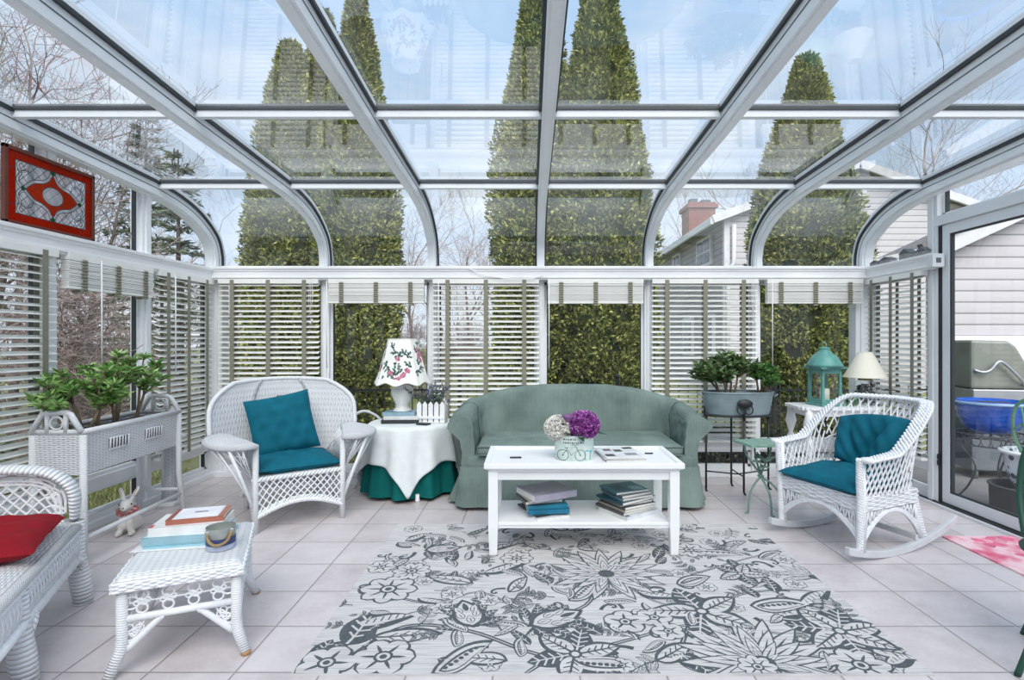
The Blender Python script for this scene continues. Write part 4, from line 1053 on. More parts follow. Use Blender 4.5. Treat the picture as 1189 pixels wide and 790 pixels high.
# ------------------------------------------------------------------ coffee table
CT = (.313, 3.325, .0075)
ct = thing('coffee_table', 'white wooden coffee table with lower shelf standing on the rug', 'coffee table', CT)
mb = MB(); n = 4
o_ = [(-.575, -.275), (.575, -.275), (.575, .245), (-.575, .245)]; i_ = [(-.545, -.245), (.545, -.245), (.545, .215), (-.545, .215)]; b_ = [(-.55, -.25), (.55, -.25), (.55, .22), (-.55, .22)]
R = [[mb.p((x, y, z)) for x, y in L] for L, z in ((b_, .482), (b_, .490), (o_, .505), (o_, .535), (i_, .535), ([(x * .985, y * .97) for x, y in i_], .524))]
for a, b in zip(R, R[1:]):
    for k in range(4): mb.face((a[k], a[(k + 1) % 4], b[(k + 1) % 4], b[k]))
mb.face(R[-1]); mb.face(list(reversed(R[0]))); mb.build('tabletop', M_WPAINT, ct, bev=.003)
mb = MB(); mb.box(-.5, .5, -.235, -.215, .432, .482); mb.box(-.5, .5, .185, .205, .432, .482); mb.box(-.535, -.515, -.21, .18, .432, .482); mb.box(.515, .535, -.21, .18, .432, .482); mb.build('apron', M_WPAINT, ct, bev=.002)
mb = MB(); mb.box(-.5, .5, -.23, .20, .165, .185); mb.box(-.5, .5, -.225, -.205, .148, .165); mb.build('shelf', M_WPAINT, ct, bev=.003)
for sx in (-1, 1):
    for sy in (-.222, .192):
        mb = MB(); x = sx * .524; t, b = .028, .022
        R = [[mb.p((x + a * w, sy + c * w, z)) for a, c in ((-1, -1), (1, -1), (1, 1), (-1, 1))] for z, w in ((0, b), (.15, t), (.482, t))]
        for a, c in zip(R, R[1:]):
            for k in range(4): mb.face((a[k], a[(k + 1) % 4], c[(k + 1) % 4], c[k]))
        mb.face(list(reversed(R[0]))); mb.face(R[-1]); mb.build('leg', M_WPAINT, ct, bev=.003)
CTOP = CT[2] + .5245; CSH = CT[2] + .1855

# books and magazines
_bm = {}
def cmat(c):
    if c not in _bm: _bm[c] = mat('cover_%d' % len(_bm), srgb(*c), .3, 0, .12, 9, spec=.5)
    return _bm[c]
def book(label, loc, rz, w, d, h, cover, art=None, spine='l', group=None, name='book', cat='book', soft=False, seed=0):
    """lies flat on loc (bottom centre); cover is the thing, pages its part"""
    mb = MB(); t = .0012 if soft else .0028
    mb.box(-w / 2, w / 2, -d / 2, d / 2, 0, t); mb.box(-w / 2, w / 2, -d / 2, d / 2, h - t, h)
    if spine == 'l': mb.box(-w / 2 - .001, -w / 2 + t, -d / 2, d / 2, 0, h)
    if spine == 'f': mb.box(-w / 2, w / 2, -d / 2 - .001, -d / 2 + t, 0, h)
    mats = [cmat(cover)]; r = random.Random(seed)
    for k, (c, (x0, x1, y0, y1)) in enumerate(art or []):
        mats.append(cmat(c)); z = h + .0003 + .0002 * k
        mb.poly([(w * (x0 - .5), d * (y0 - .5), z), (w * (x1 - .5), d * (y0 - .5), z), (w * (x1 - .5), d * (y1 - .5), z), (w * (x0 - .5), d * (y1 - .5), z)], k + 1)
    o = mb.build(name, mats, loc=loc, rz=rz); sm(o, label, cat, group)
    pb = MB(); e = 0.0 if soft else .004
    pb.box(-w / 2 + .003, w / 2 - e, -d / 2 + (e if spine != 'f' else .003), d / 2 - e, t, h - t); pb.build('pages', M_PAGES, o)
    return o
def stack(x, y, z, items, group, hs=1.0):
    for k, it in enumerate(items):
        lb, dx, dy, rz, w, d, h, cv = it[:8]; h = h * hs; kw = it[8] if len(it) > 8 else {}
        book(lb, (x + dx, y + dy, z), rz, w, d, h, cv, group=group, seed=k, **kw); z += h + .0007
    return z
MG = dict(name='magazine', cat='magazine', soft=True, spine='l')
stack(.09, 3.30, CSH, [
    ('thin white magazine at the bottom of the left shelf pile', 0, -.01, .35, .21, .29, .008, (222, 224, 226), MG),
    ('dark magazine second from the bottom of the left shelf pile', -.01, .01, .45, .22, .27, .007, (46, 50, 56), dict(spine='f')),
    ('bright teal blue book low in the left shelf pile', .01, .0, .12, .25, .25, .022, (24, 108, 140), dict(spine='f', art=[((92, 160, 182), (.1, .9, .2, .8))])),
    ('teal book second of the pair low in the left shelf pile', .0, .01, .16, .24, .25, .018, (30, 122, 150), dict(spine='f')),
    ('dark patterned book in the middle of the left shelf pile', -.03, .01, .28, .24, .21, .018, (58, 50, 48), dict(art=[((130, 112, 92), (.1, .5, .2, .6)), ((168, 150, 140), (.6, .9, .3, .8))])),
    ('cream magazine under the lavender book in the left shelf pile', -.02, .0, .4, .23, .22, .006, (206, 200, 188), MG),
    ('big lavender grey book on top of the left shelf pile', .01, .0, .5, .29, .25, .032, (168, 164, 182), dict(spine='f', art=[((150, 148, 158), (.04, .96, .06, .96))]))], 'left pile on the coffee table shelf', 1.25)
stack(.585, 3.30, CSH, [
    ('white ring binder at the bottom of the right shelf pile', .02, -.01, .62, .27, .25, .016, (220, 222, 226), dict(spine='f', art=[((90, 104, 122), (.0, .12, .0, .1))])),
    ('grey black magazine above the binder in the right shelf pile', .0, .0, .58, .25, .25, .010, (70, 72, 74), MG),
    ('tan magazine low in the right shelf pile', .01, .0, .55, .24, .25, .009, (160, 152, 136), MG),
    ('charcoal magazine in the middle of the right shelf pile', .02, .0, .52, .24, .24, .010, (64, 70, 76), MG),
    ('dark green grey magazine in the middle of the right shelf pile', .0, .01, .48, .24, .24, .009, (94, 102, 98), MG),
    ('wide teal picture magazine high in the right shelf pile', .01, .0, .6, .28, .23, .010, (40, 74, 84), dict(name='magazine', cat='magazine', soft=True, spine='l', art=[((24, 112, 134), (.08, .6, .1, .7)), ((120, 170, 170), (.62, .9, .2, .5))])),
    ('silver grey magazine third from the top of the right shelf pile', .02, .01, .45, .22, .22, .009, (150, 158, 160), MG),
    ('slate magazine second from the top of the right shelf pile', .01, .01, .5, .22, .21, .010, (80, 98, 104), MG),
    ('teal magazine on top of the right shelf pile', .0, .02, .4, .23, .20, .009, (66, 116, 126), dict(name='magazine', cat='magazine', soft=True, spine='l', art=[((36, 86, 98), (.1, .5, .2, .8)), ((140, 180, 184), (.6, .92, .1, .5))]))], 'right pile on the coffee table shelf', 1.5)
A = [((70, 70, 76), (.05, .28, .1, .3)), ((96, 92, 92), (.4, .6, .5, .72)), ((60, 64, 70), (.7, .95, .75, .92)), ((126, 112, 110), (.15, .35, .6, .8)), ((150, 154, 160), (.55, .85, .15, .35))]
stack(.555, 3.30, CTOP, [
    ('grey magazine at the bottom of the pile on the coffee table top', .0, -.0, .1, .24, .30, .009, (128, 130, 134), MG),
    ('white magazine in the middle of the pile on the coffee table top', .0, .01, .05, .24, .30, .007, (206, 208, 212), MG),
    ('white magazine with dark pictures on top of the coffee table pile', -.0, .015, .14, .25, .30, .007, (234, 235, 238), dict(name='magazine', cat='magazine', soft=True, spine='l', art=A))], 'magazines on the coffee table top')
mb = MB(); mb.tube([(-.035, 0, .006), (.035, .004, .006)], .005, 8)
pen = mb.build('pen', M_BLACK, loc=(-.085, 3.235, CTOP)); sm(pen, 'short black pen on the left end of the coffee table', 'pen')
mb = MB(); mb.tube([(-.025, 0, .005), (.025, .0, .005)], .0045, 8)
sm(mb.build('marker', M_BLACK, loc=(.75, 3.36, CTOP)), 'short black marker lying right of the magazines on the coffee table', 'pen')

# flower tin
def tin_mat():
    m, nt, b = newmat('distressed_tin'); b.inputs['Roughness'].default_value = .45
    f = noise(nt, 14, 5, rough=.65); nt.links.new(ramp(nt, f, [(.3, srgb(168, 190, 184)), (.55, srgb(200, 212, 206)), (.75, srgb(216, 218, 208))]), b.inputs['Base Color']); return m
FT = (.27, 3.235, CTOP)
ft = thing('flower_tin', 'pale green tin with bicycle drawing holding hydrangeas on the coffee table', 'vase', FT)
mb = MB(); ow, od, oh = .118, .075, .145
mb.grid(lambda u, v: V((ow * math.cos(2 * PI * u), od * math.sin(2 * PI * u), oh * v)), 32, 4, 0, True, cu=True)
mb.poly([(ow * math.cos(2 * PI * k / 32), od * math.sin(2 * PI * k / 32), .003) for k in reversed(range(32))]); mb.poly([(ow * .97 * math.cos(2 * PI * k / 32), od * .97 * math.sin(2 * PI * k / 32), oh - .012) for k in range(32)], 1)
mb.tube([(ow * math.cos(2 * PI * k / 32), od * math.sin(2 * PI * k / 32), oh) for k in range(32)], .003, 5, closed=True)
def tinmap(x, y, l):   # x across the front in metres
    a = -PI / 2 + math.asin(cl(x / ow, -.98, .98)); k = 1.006 + .002 * l; return (ow * k * math.cos(a), od * k * math.sin(a), y)
P = Pattern(mb, tinmap, 1); ring = lambda c, r: [(c[0] + r * math.cos(k * PI / 9), c[1] + r * math.sin(k * PI / 9)) for k in range(19)]
for c in ((-.072, .034), (.030, .034)):
    P.ribbon(ring(c, .032), .0035, 2, 1); P.disc(c, .005, 2, 1)
P.ribbon([(-.072, .034), (-.05, .07), (.012, .072), (-.022, .036), (-.05, .07)], .004, 2, 1); P.ribbon([(-.022, .036), (-.072, .034)], .003, 2, 1); P.ribbon([(.03, .034), (.012, .072), (.006, .084), (-.006, .086)], .004, 2, 1); P.ribbon([(-.062, .078), (-.042, .078)], .005, 2, 1)
P.poly([(.058, .004), (.092, .004), (.095, .05), (.055, .05)], 3, 1); P.poly([(.05, .046), (.1, .046), (.098, .062), (.082, .055), (.07, .064), (.056, .056)], 3, 1.5)
for row, y in enumerate((.128, .108)):
    x = -.07
    while x < .0 + .05 * row:
        w = .006 + .003 * ((int(x * 1000) * 7 + row) % 3); P.poly([(x, y - .005), (x + w, y - .005), (x + w * .8, y + .005), (x, y + .004)], 2, 1); x += w + .004
P.ribbon(P.curve([(-.02, .092), (-.01, .1), (0, .093), (.01, .1), (.02, .094)]), .003, 2, 1)
mb.build('tin', [tin_mat(), M_CORE, mat('tin_ink', srgb(84, 104, 104), .6), mat('tin_aqua', srgb(56, 168, 184), .5, 0, .2, 40)], ft)
M_HYW = leaf_mat('white_petal', [srgb(216, 214, 206), srgb(238, 236, 230), srgb(246, 246, 242)], .6, 8)
M_HYP = leaf_mat('purple_petal', [srgb(104, 36, 110), srgb(150, 66, 156), srgb(182, 112, 186), srgb(206, 160, 206)], .6, 8)
L_GREEN = leaf_mat('green_leaf', [srgb(28, 62, 44), srgb(52, 96, 66)], .5, 4)
def ball(name, c, r, m, seed, n=240, flat=.85):
    rg = np.random.default_rng(seed); k = np.arange(n); ph = np.arccos(1 - 2 * (k + .5) / n); th = PI * (1 + 5 ** .5) * k
    d = np.stack([np.cos(th) * np.sin(ph), np.sin(th) * np.sin(ph), np.cos(ph)], 1); b = np.array(c) + d * r * np.array([1, .9, flat]) * .82
    t = np.cross(d, rg.normal(size=(n, 3))); t /= np.linalg.norm(t, axis=1, keepdims=True)
    B, D = [], []
    for j in range(4):
        a = j * PI / 2; q = np.cross(d, t); w = t * math.cos(a) + q * math.sin(a); B.append(b); D.append(w + d * .7)
    o = leaf_cloud(name, np.concatenate(B), np.concatenate(D), r * .42, r * .34, m, ft, .22, seed)
    return o
ball('white_hydrangea', (-.095, .0, .185), .082, M_HYW, 1); ball('purple_hydrangea', (.055, -.01, .205), .092, M_HYP, 2)
mb = MB(); mb.ell((-.095, 0, .185), .05, .045, .042); mb.build('white_hydrangea', M_HYW, ft)
mb = MB(); mb.ell((.055, -.01, .205), .055, .05, .047); mb.build('purple_hydrangea', mat('deep_purple', srgb(84, 24, 92), .7), ft)
mb = MB(); mb.lathe([(.008, 0), (.02, .02), (.036, .05), (.042, .062), (.036, .058), (.018, .025), (.004, .01)], 14, (-.035, -.03, .205)); mb.build('lily', leaf_mat('lily', [srgb(92, 30, 100), srgb(160, 120, 170)], .5, 20), ft)
mb = MB()
for p, d in (((.02, -.05, .15), (.03, -.06, -.03)), ((.10, -.02, .16), (.10, -.02, -.01)), ((.1, .0, .17), (.09, .04, -.03)), ((-.02, -.06, .15), (-.05, -.03, .02)), ((.03, -.06, .16), (-.02, -.05, .0))):
    a = V(p); d = V(d); s = d.cross(V((0, 0, 1))).normalized() * .022; mb.poly([a, a + d * .5 + s + V((0, 0, .008)), a + d, a + d * .5 - s + V((0, 0, .008))])
mb.build('leaves', L_GREEN, ft)

# ------------------------------------------------------------------ round table with cloths
RT = (-.985, 4.445, 0); rr0, rh = .325, .575
M_TEALC = mat('teal_cloth', srgb(4, 98, 96), .8, 0, .1, 10, .2, 300, spec=.2)
M_LINEN = mat('white_linen', srgb(226, 232, 233), .8, 0, .04, 20, .25, 400, spec=.2)
rt = thing('round_table', 'round table on short white legs hidden under the teal skirted cloth', 'table', RT)
mb = MB(); mb.lathe([(.30, .53), (.318, .535), (.318, .556), (.30, .562)], 32); mb.build('tabletop', M_WPAINT, rt)
for k in range(3):
    a = -PI / 2 + .35 + k * 2 * PI / 3; mb = MB(); mb.lathe([(.018, 0), (.022, .03), (.014, .06), (.02, .2), (.02, .53)], 10, (.24 * math.cos(a), .24 * math.sin(a), 0)); mb.build('leg', M_WPAINT, rt)
mb = MB(); mb.tube([(.12, -.33, .0), (.12, -.33, .06)], .016, 8); mb.ell((.12, -.33, .016), .02, .02, .016, 10, 6); mb.build('foot', M_WPAINT, rt)
def skirtf(u, v):
    a = 2 * PI * u; z = rh - .012 - (rh - .045) * v; f = .006 + v * .026
    r = rr0 + .052 * v + f * math.sin(11 * a + .8 * math.sin(2 * a)) + f * .4 * math.sin(19 * a + 2); return V((r * math.cos(a), r * math.sin(a), z))
mb = MB(); mb.grid(skirtf, 160, 10, cu=True, flip=True); mb.lathe([(.001, rh - .012), (rr0 + .006, rh - .012)], 40, close=False)
o = mb.build('tablecloth', M_TEALC, loc=RT); sm(o, 'teal floor length cloth under the white square cloth on the round table', 'tablecloth')
ph0 = -PI / 2 + .16; HS = .61
def clothf(u, v):
    a = 2 * PI * u; q = (a - ph0 + PI / 4) % (PI / 2) - PI / 4; Rm = min(HS / max(math.cos(PI / 4 - abs(q)), .01), .85); s = v * Rm
    if s <= rr0 + .004: return V((s * math.cos(a), s * math.sin(a), rh - .002 + .001 * math.sin(5 * a)))
    d = s - rr0 - .004; f = .022 * min(1, d / .2); r = rr0 + .012 + .078 * min(1, d / .5) + f * math.sin(11 * a + .8 * math.sin(2 * a)) * .9 + f * .3 * math.sin(17 * a)
    r += .012; rn = min(1, d / .02); return V((r * rn * math.cos(a) + (1 - rn) * s * math.cos(a), r * rn * math.sin(a) + (1 - rn) * s * math.sin(a), rh - .002 - d))
mb = MB(); mb.grid(clothf, 200, 40, cu=True)
o = mb.build('tablecloth', M_LINEN, loc=RT, solid=.002); sm(o, 'white square cloth with pointed corner draped over the teal round tablecloth', 'tablecloth')
TZ = rh + .0015
z = stack(-1.055, 4.41, TZ, [('black spined book at the bottom under the floral lamp', .0, .0, .1, .30, .22, .028, (52, 54, 56), dict(spine='f')),
    ('white book in the middle under the floral lamp', .01, .005, .05, .28, .21, .030, (218, 220, 220), dict(spine='f', art=[((180, 190, 196), (.1, .9, .1, .9))])),
    ('pale blue book on top under the floral lamp', -.005, .01, -.04, .26, .2, .026, (142, 176, 192), dict(spine='f'))], 'books under the floral lamp')
M_CER = mat('white_ceramic', srgb(238, 238, 234), .15, 0, .02, spec=.6)
lp = thing('table_lamp', 'white ceramic lamp with floral fabric shade standing on books on the round table', 'lamp', (-1.055, 4.42, z))
mb = MB(); mb.lathe([(.072, 0), (.078, .008), (.066, .02), (.05, .035), (.052, .055), (.075, .10), (.092, .15), (.09, .185), (.07, .205), (.042, .213), (.045, .226), (.02, .232)], 28); mb.build('lamp_base', M_CER, lp)
mb = MB(); mb.tube([(0, 0, .23), (0, 0, .40)], .006, 8); mb.build('lamp_stem', mat('brass', srgb(170, 140, 90), .3, .8), lp)
def shade_pt(a, z, l=0):   # flared shade with eight flat panels
    t = z / .36; q = (a % (PI / 4)) - PI / 8; r = (.235 - .115 * t ** .85) * (math.cos(PI / 8) / math.cos(q)) + .0004 * l; return V((r * math.cos(a), r * math.sin(a), .235 + z - .012 * (1 - t) * math.cos(8 * a)))
mb = MB(); mb.grid(lambda u, v: shade_pt(2 * PI * u, .36 * v), 64, 6, 0, False, cu=True)
P = Pattern(mb, lambda x, y, l: shade_pt(-x / .17, cl(y, .004, .356), 1 + l * .35), 6); r = random.Random(4)
for k in range(84):
    p = (r.random() * 2 * PI * .17, .03 + .29 * ((k * .618) % 1)); a = r.uniform(0, 6.28)
    if k % 4 == 0:
        for i in range(5): P.poly(P.tear(p, .026, .024, a + i * 1.257, 0, 5), 3 + (i % 2), 3 + .1 * i)
    else:
        P.ribbon([p, (p[0] + .035 * math.cos(a), p[1] + .035 * math.sin(a))], .002, 1, 1)
        for i in range(4): P.poly(P.tear((p[0] + .012 * i * math.cos(a), p[1] + .012 * i * math.sin(a)), .034, .02, a + (.9 if i % 2 else -.9) * (1 if i < 3 else 0), .15, 5), 1 + (i % 2), 2 + .1 * i)
mb.build('lamp_shade', [mat('shade_cream', srgb(242, 242, 236), .7), mat('shade_green', srgb(52, 80, 78), .7), mat('shade_green_grey', srgb(92, 116, 110), .7), mat('shade_pink', srgb(196, 126, 146), .7), mat('shade_rose', srgb(170, 90, 116), .7)], lp)
mb = MB()
for zz in (.0, .36): mb.tube([shade_pt(2 * PI * k / 64, zz) for k in range(64)], .0035, 5, closed=True)
mb.build('shade_trim', mat('shade_edge', srgb(222, 222, 214), .7), lp)
# picket box with lavender
pk = thing('picket_planter', 'small white picket fence flower box beside the floral lamp', 'planter', (-.80, 4.39, TZ), -.06)
mb = MB()
for k in range(5): x = -.094 + .047 * k; mb.prism([(x - .019, 0), (x + .019, 0), (x + .019, .15), (x, .175), (x - .019, .15)], 0, .008, 0, Matrix(((1, 0, 0, 0), (0, 0, 1, -.06), (0, 1, 0, 0), (0, 0, 0, 1)))); mb.prism([(x - .019, 0), (x + .019, 0), (x + .019, .15), (x, .175), (x - .019, .15)], 0, .008, 0, Matrix(((1, 0, 0, 0), (0, 0, 1, .055), (0, 1, 0, 0), (0, 0, 0, 1))))
mb.box(-.115, .115, -.068, -.060, .035, .055); mb.box(-.115, .115, -.052, .055, 0, .008)
for sx in (-.115, .107): mb.box(sx, sx + .008, -.052, .055, 0, .14)
mb.build('picket_box', M_WPAINT, pk)
mb = MB(); mb.box(-.1, .1, -.05, .05, .01, .13); mb.build('soil', M_CORE, pk)
lv = thing('lavender', 'purple lavender with grey green leaves growing in the white picket box', 'plant', (-.80, 4.39, TZ + .132)); r = np.random.default_rng(3)
mb = MB(); B, D, FB, FD = [], [], [], []
for k in range(46):
    a = r.uniform(0, 6.28); s = r.uniform(.02, .20); h = r.uniform(.05, .20); p0 = V((r.uniform(-.08, .08), r.uniform(-.03, .03), 0)); p1 = p0 + V((s * math.cos(a), s * .5 * math.sin(a), h)); mb.tube([p0, p0.lerp(p1, .5) + V((0, 0, .02)), p1], .0014, 3, caps=False)
    for i in range(9): B.append(tuple(p0.lerp(p1, r.uniform(.1, .9)))); D.append(r.normal(size=3) + np.array([0, 0, .5]))
    if k % 2:
        for i in range(14): FB.append(tuple(p1 - (p1 - p0) * r.uniform(0, .35))); FD.append(r.normal(size=3))
mb.build('stems', L_GREEN, lv); leaf_cloud('leaves', np.array(B), np.array(D), .035, .010, leaf_mat('lavender_leaf', [srgb(66, 84, 74), srgb(110, 126, 112)], .6, 6), lv, seed=2)
_fl = leaf_cloud('flowers', np.array(FB), np.array(FD), .016, .009, leaf_mat('lavender_flower', [srgb(84, 66, 128), srgb(132, 112, 170)], .6, 9), lv, seed=4); _fl['kind'] = 'stuff'
mb = MB(); mb.box(-.035, .035, -.05, .05, 0, .012); gg = mb.build('phone', M_BLACK, loc=(-.845, 4.25, TZ), rz=1.2, bev=.004); sm(gg, 'small dark handset lying at the front edge of the white cloth', 'phone')
def pillow(name, label, cat, loc, rot, w, d, h, m, seed=0, pinch=.06, wr=.006, group=None):
    mb = MB(); cushion(mb, w, d, h, 0, 22, pinch, .42, seed, None, wr); o = mb.build(name, m); o.location = loc; o.rotation_euler = rot
    e = MB(); q = []
    return sm(o, label, cat, group)
def local(root_loc, rz, p):
    c, s = math.cos(rz), math.sin(rz); return V((root_loc[0] + p[0] * c - p[1] * s, root_loc[1] + p[0] * s + p[1] * c, root_loc[2] + p[2]))
def eul(rz, rx=0, ry=0, rz2=0):
    return (Matrix.Rotation(rz, 3, 'Z') @ Matrix.Rotation(rx, 3, 'X') @ Matrix.Rotation(ry, 3, 'Y') @ Matrix.Rotation(rz2, 3, 'Z')).to_euler()
# ------------------------------------------------------------------ high-backed wicker armchair
AL, AR = (-1.735, 3.875, 0), math.radians(35)
ac = thing('wicker_armchair', 'white wicker armchair with wide rounded high back by the left back corner', 'armchair', AL, AR)
def wback(u, v):
    a = 2 * u - 1; ww = .365 + .135 * math.sin(PI / 2 * min(1, v / .45)) ; 
    if v > .62: ww *= (1 - ((v - .62) / .38) ** 2.4 * .34)
    x = a * ww; z = .37 + .56 * v + .018 * (1 - a * a) * v
    y = .30 + .10 * v - .27 * abs(a) ** 2.0 * (ww / .54) ** 2
    return V((x, y, z))
mb = MB(); mb.grid(wback, 40, 20, 0, True, 1.08, .60); mb.grid(lambda u, v: wback(u, v) + V((0, .016, 0)), 40, 20, 0, True, 1.08, .60, flip=True)
for du in (-.012, 0, .012): 
    q = wback(.5 + du * 1.7, .76); mb.box(q.x - .008, q.x + .008, q.y - .004, q.y + .002, q.z - .008, q.z + .008, 1)  # dark boxes painted as the shade in open-weave holes
for c in (.30, .70): mb.tube([wback(c, k / 12) + V((0, -.003, 0)) for k in range(13)], .010, 6, 0)
mb.build('backrest', [M_WEAVEV, M_GROOVE], ac)
mb = MB(); edge = [wback(0, k / 16) for k in range(17)] + [wback(k / 20, 1) for k in range(1, 21)] + [wback(1, 1 - k / 16) for k in range(1, 17)]
mb.tube([q + V((0, .008, 0)) for q in edge], .017, 8); mb.build('back_rim', M_WRAP, ac)
mb = MB(); mb.box(-.30, .30, -.34, .28, .33, .355); mb.build('seat', M_WEAVE, ac, bev=.01)
for sx in (-1, 1):
    outer = catmull([(sx * .505, .07, .585), (sx * .545, -.08, .582), (sx * .535, -.24, .578), (sx * .47, -.36, .572), (sx * .36, -.415, .57)], 6)
    inner = catmull([(sx * .40, .13, .585), (sx * .36, -.06, .582), (sx * .32, -.2, .578), (sx * .29, -.31, .572), (sx * .27, -.385, .57)], 6)
    mb = MB(); n = len(outer) - 1
    g = lambda u, v: inner[round(u * n)].lerp(outer[round(u * n)], v) + V((0, 0, -.012 + (.026 + .012 * math.sin(PI * v)) * min(1, (1 - u) * 8, u * 8 + .3)))
    mb.grid(g, n, 6, 0, True, .5, .2, flip=sx > 0); mb.grid(lambda u, v: inner[round(u * n)].lerp(outer[round(u * n)], v) - V((0, 0, .012)), n, 3, 0, True, .5, .2, flip=sx < 0)
    loop = outer + list(reversed(inner)); mb.tube(loop, .015, 6, 0, closed=True); ar = mb.build('armrest', M_WEAVE, ac)
    mb = MB(); mb.tube([(sx * .275, -.335, 0), (sx * .275, -.335, .30), (sx * .275, -.345, .57)], .019, 8); mb.build('leg', M_WRAP, ac)
    mb = MB(); mb.tube([(sx * .25, .27, 0), (sx * .26, .27, .36)], .018, 8); mb.build('leg', M_WRAP, ac)
    mb = MB()
    for f, zl in ((1.0, .20), (.82, .22), (.66, .24), (.5, .26)):
        a = outer[int(n * f * .86)]; mb.tube([a, a.lerp(V((sx * .28, -.335, zl)), .6) + V((sx * .01, 0, 0)), (sx * .28, -.335, zl - .06)], .011 if f == 1.0 else .006, 6)
    a0 = [V(outer[int(n * k / 14)]) for k in range(15)]
    for k in range(15):
        t = k / 14; base = V((sx * .29, .24 - .55 * t, .345)); top = a0[k]; mb.tube([top, top.lerp(base, .5) + V((sx * .015, 0, 0)), base], .0045, 4)
        base2 = V((sx * .29, .24 - .55 * min(1, max(0, t + .22)), .345)); mb.tube([top, base2], .0042, 4); base3 = V((sx * .29, .24 - .55 * min(1, max(0, t - .22)), .345)); mb.tube([top, base3], .0042, 4)
    i0 = [V(inner[int(n * k / 12)]) for k in range(13)]
    for k in range(13):
        t = k / 12; b = V((sx * .285, .2 - .5 * t, .355)); mb.tube([i0[k], b], .0045, 4); mb.tube([i0[k], V((sx * .285, .2 - .5 * min(1, t + .16), .355))], .004, 4)
    for zz, f in ((.50, .25), (.43, .5)): mb.tube([V(outer[int(n * t)]).lerp(V((sx * .29, .24 - .55 * t, .345)), f) for t in (0, .25, .5, .75, 1)], .006, 5)
    mb.build('arm_lattice', M_WICK, ac)
    # side apron
    mb = MB(); S = lambda u, v: V((sx * .282, -.33 + .60 * u, .34 + (.10 + .10 * math.sin(PI * u) - .34) * v)); lattice(mb, S, 11, .22, .0045)
    braid(mb, [S(k / 12, 1) for k in range(13)], .008, .007, .05); mb.build('side_apron', M_WICK, ac)
mb = MB(); S = lambda u, v: V((-.275 + .55 * u, -.338, .345 + (.10 + .075 * math.sin(PI * u) - .345) * v)); lattice(mb, S, 13, .30, .0048)
braid(mb, [S(k / 14, 1) for k in range(15)], .009, .008, .055, 3); braid(mb, [S(k / 14, 1) + V((0, .004, .022)) for k in range(15)], .007, .006, .05); braid(mb, [S(k / 14, 0) for k in range(15)], .009, .008, .05); mb.build('front_apron', M_WICK, ac)
mb = MB(); mb.grid(lambda u, v: V((-.25 + .5 * u, .285, .13 + .22 * v)), 8, 4, 0, True, .5, .22); mb.build('rear_apron', M_WEAVE, ac)
pillow('seat_cushion', 'flat teal seat cushion on the high-backed wicker armchair', 'cushion', local(AL, AR, (.01, -.075, .395)), eul(AR, .02, 0, 0), .55, .50, .10, M_TEAL, 1)
pillow('throw_pillow', 'square teal pillow leaning on the back of the high-backed wicker armchair', 'pillow', local(AL, AR, (-.03, .135, .625)), eul(AR - .1, math.radians(72), 0, .17), .45, .45, .13, M_TEAL, 2, .05, .007)

# ------------------------------------------------------------------ wicker rocking chair
KL, KR = (2.0, 3.345, 0), math.radians(-68)
M_ROCK = mat('rocker_paint', srgb(206, 208, 212), .4, 0, .06, 14)
rk = thing('wicker_rocker', 'white wicker rocking chair with open lattice arms standing before the glass door', 'rocking chair', KL, KR)
rz_ = lambda y: (y - .02) ** 2 / 2.5
for sx in (-.27, .27):
    mb = MB(); ys = [-.37 + .95 * k / 22 for k in range(23)]
    R = [[mb.p((sx + a, y, rz_(y) + b)) for a, b in ((-.016, 0), (.016, 0), (.016, .042), (-.016, .042))] for y in ys]
    for a, b in zip(R, R[1:]):
        for k in range(4): mb.face((a[k], a[(k + 1) % 4], b[(k + 1) % 4], b[k]))
    mb.face(list(reversed(R[0]))); mb.face(R[-1]); mb.build('rocker', M_ROCK, rk, bev=.004)
mb = MB(); mb.bar((-.27, .22, .075), (.27, .22, .075), .022, .03); mb.build('stretcher', M_ROCK, rk)
for sx in (-1, 1):
    mb = MB(); mb.tube([(sx * .27, -.25, .06), (sx * .275, -.255, .3), (sx * .28, -.265, .585)], .020, 8)
    braid(mb, [V((sx * .27, -.268, .07)), V((sx * .276, -.276, .33)), V((sx * .282, -.288, .585))], .012, .009, .045, 3); mb.build('leg', M_WICK, rk)
    mb = MB(); mb.tube([(sx * .26, .27, .06), (sx * .25, .21, .3)], .019, 8); braid(mb, [V((sx * .265, .285, .07)), V((sx * .255, .22, .3))], .014, .008, .05, 3); mb.build('leg', M_WICK, rk)
mb = MB(); mb.box(-.275, .275, -.26, .22, .345, .362); mb.build('seat', M_WEAVE, rk, bev=.006)
sq = [V(p) for p in ((-.285, -.268, 0), (.285, -.268, 0), (.27, .225, 0), (-.27, .225, 0), (-.285, -.268, 0))]
mb = MB(); woven(mb, sq, .285, .368, 7, .055, .0062, .0035); mb.build('seat_band', M_WICK, rk)
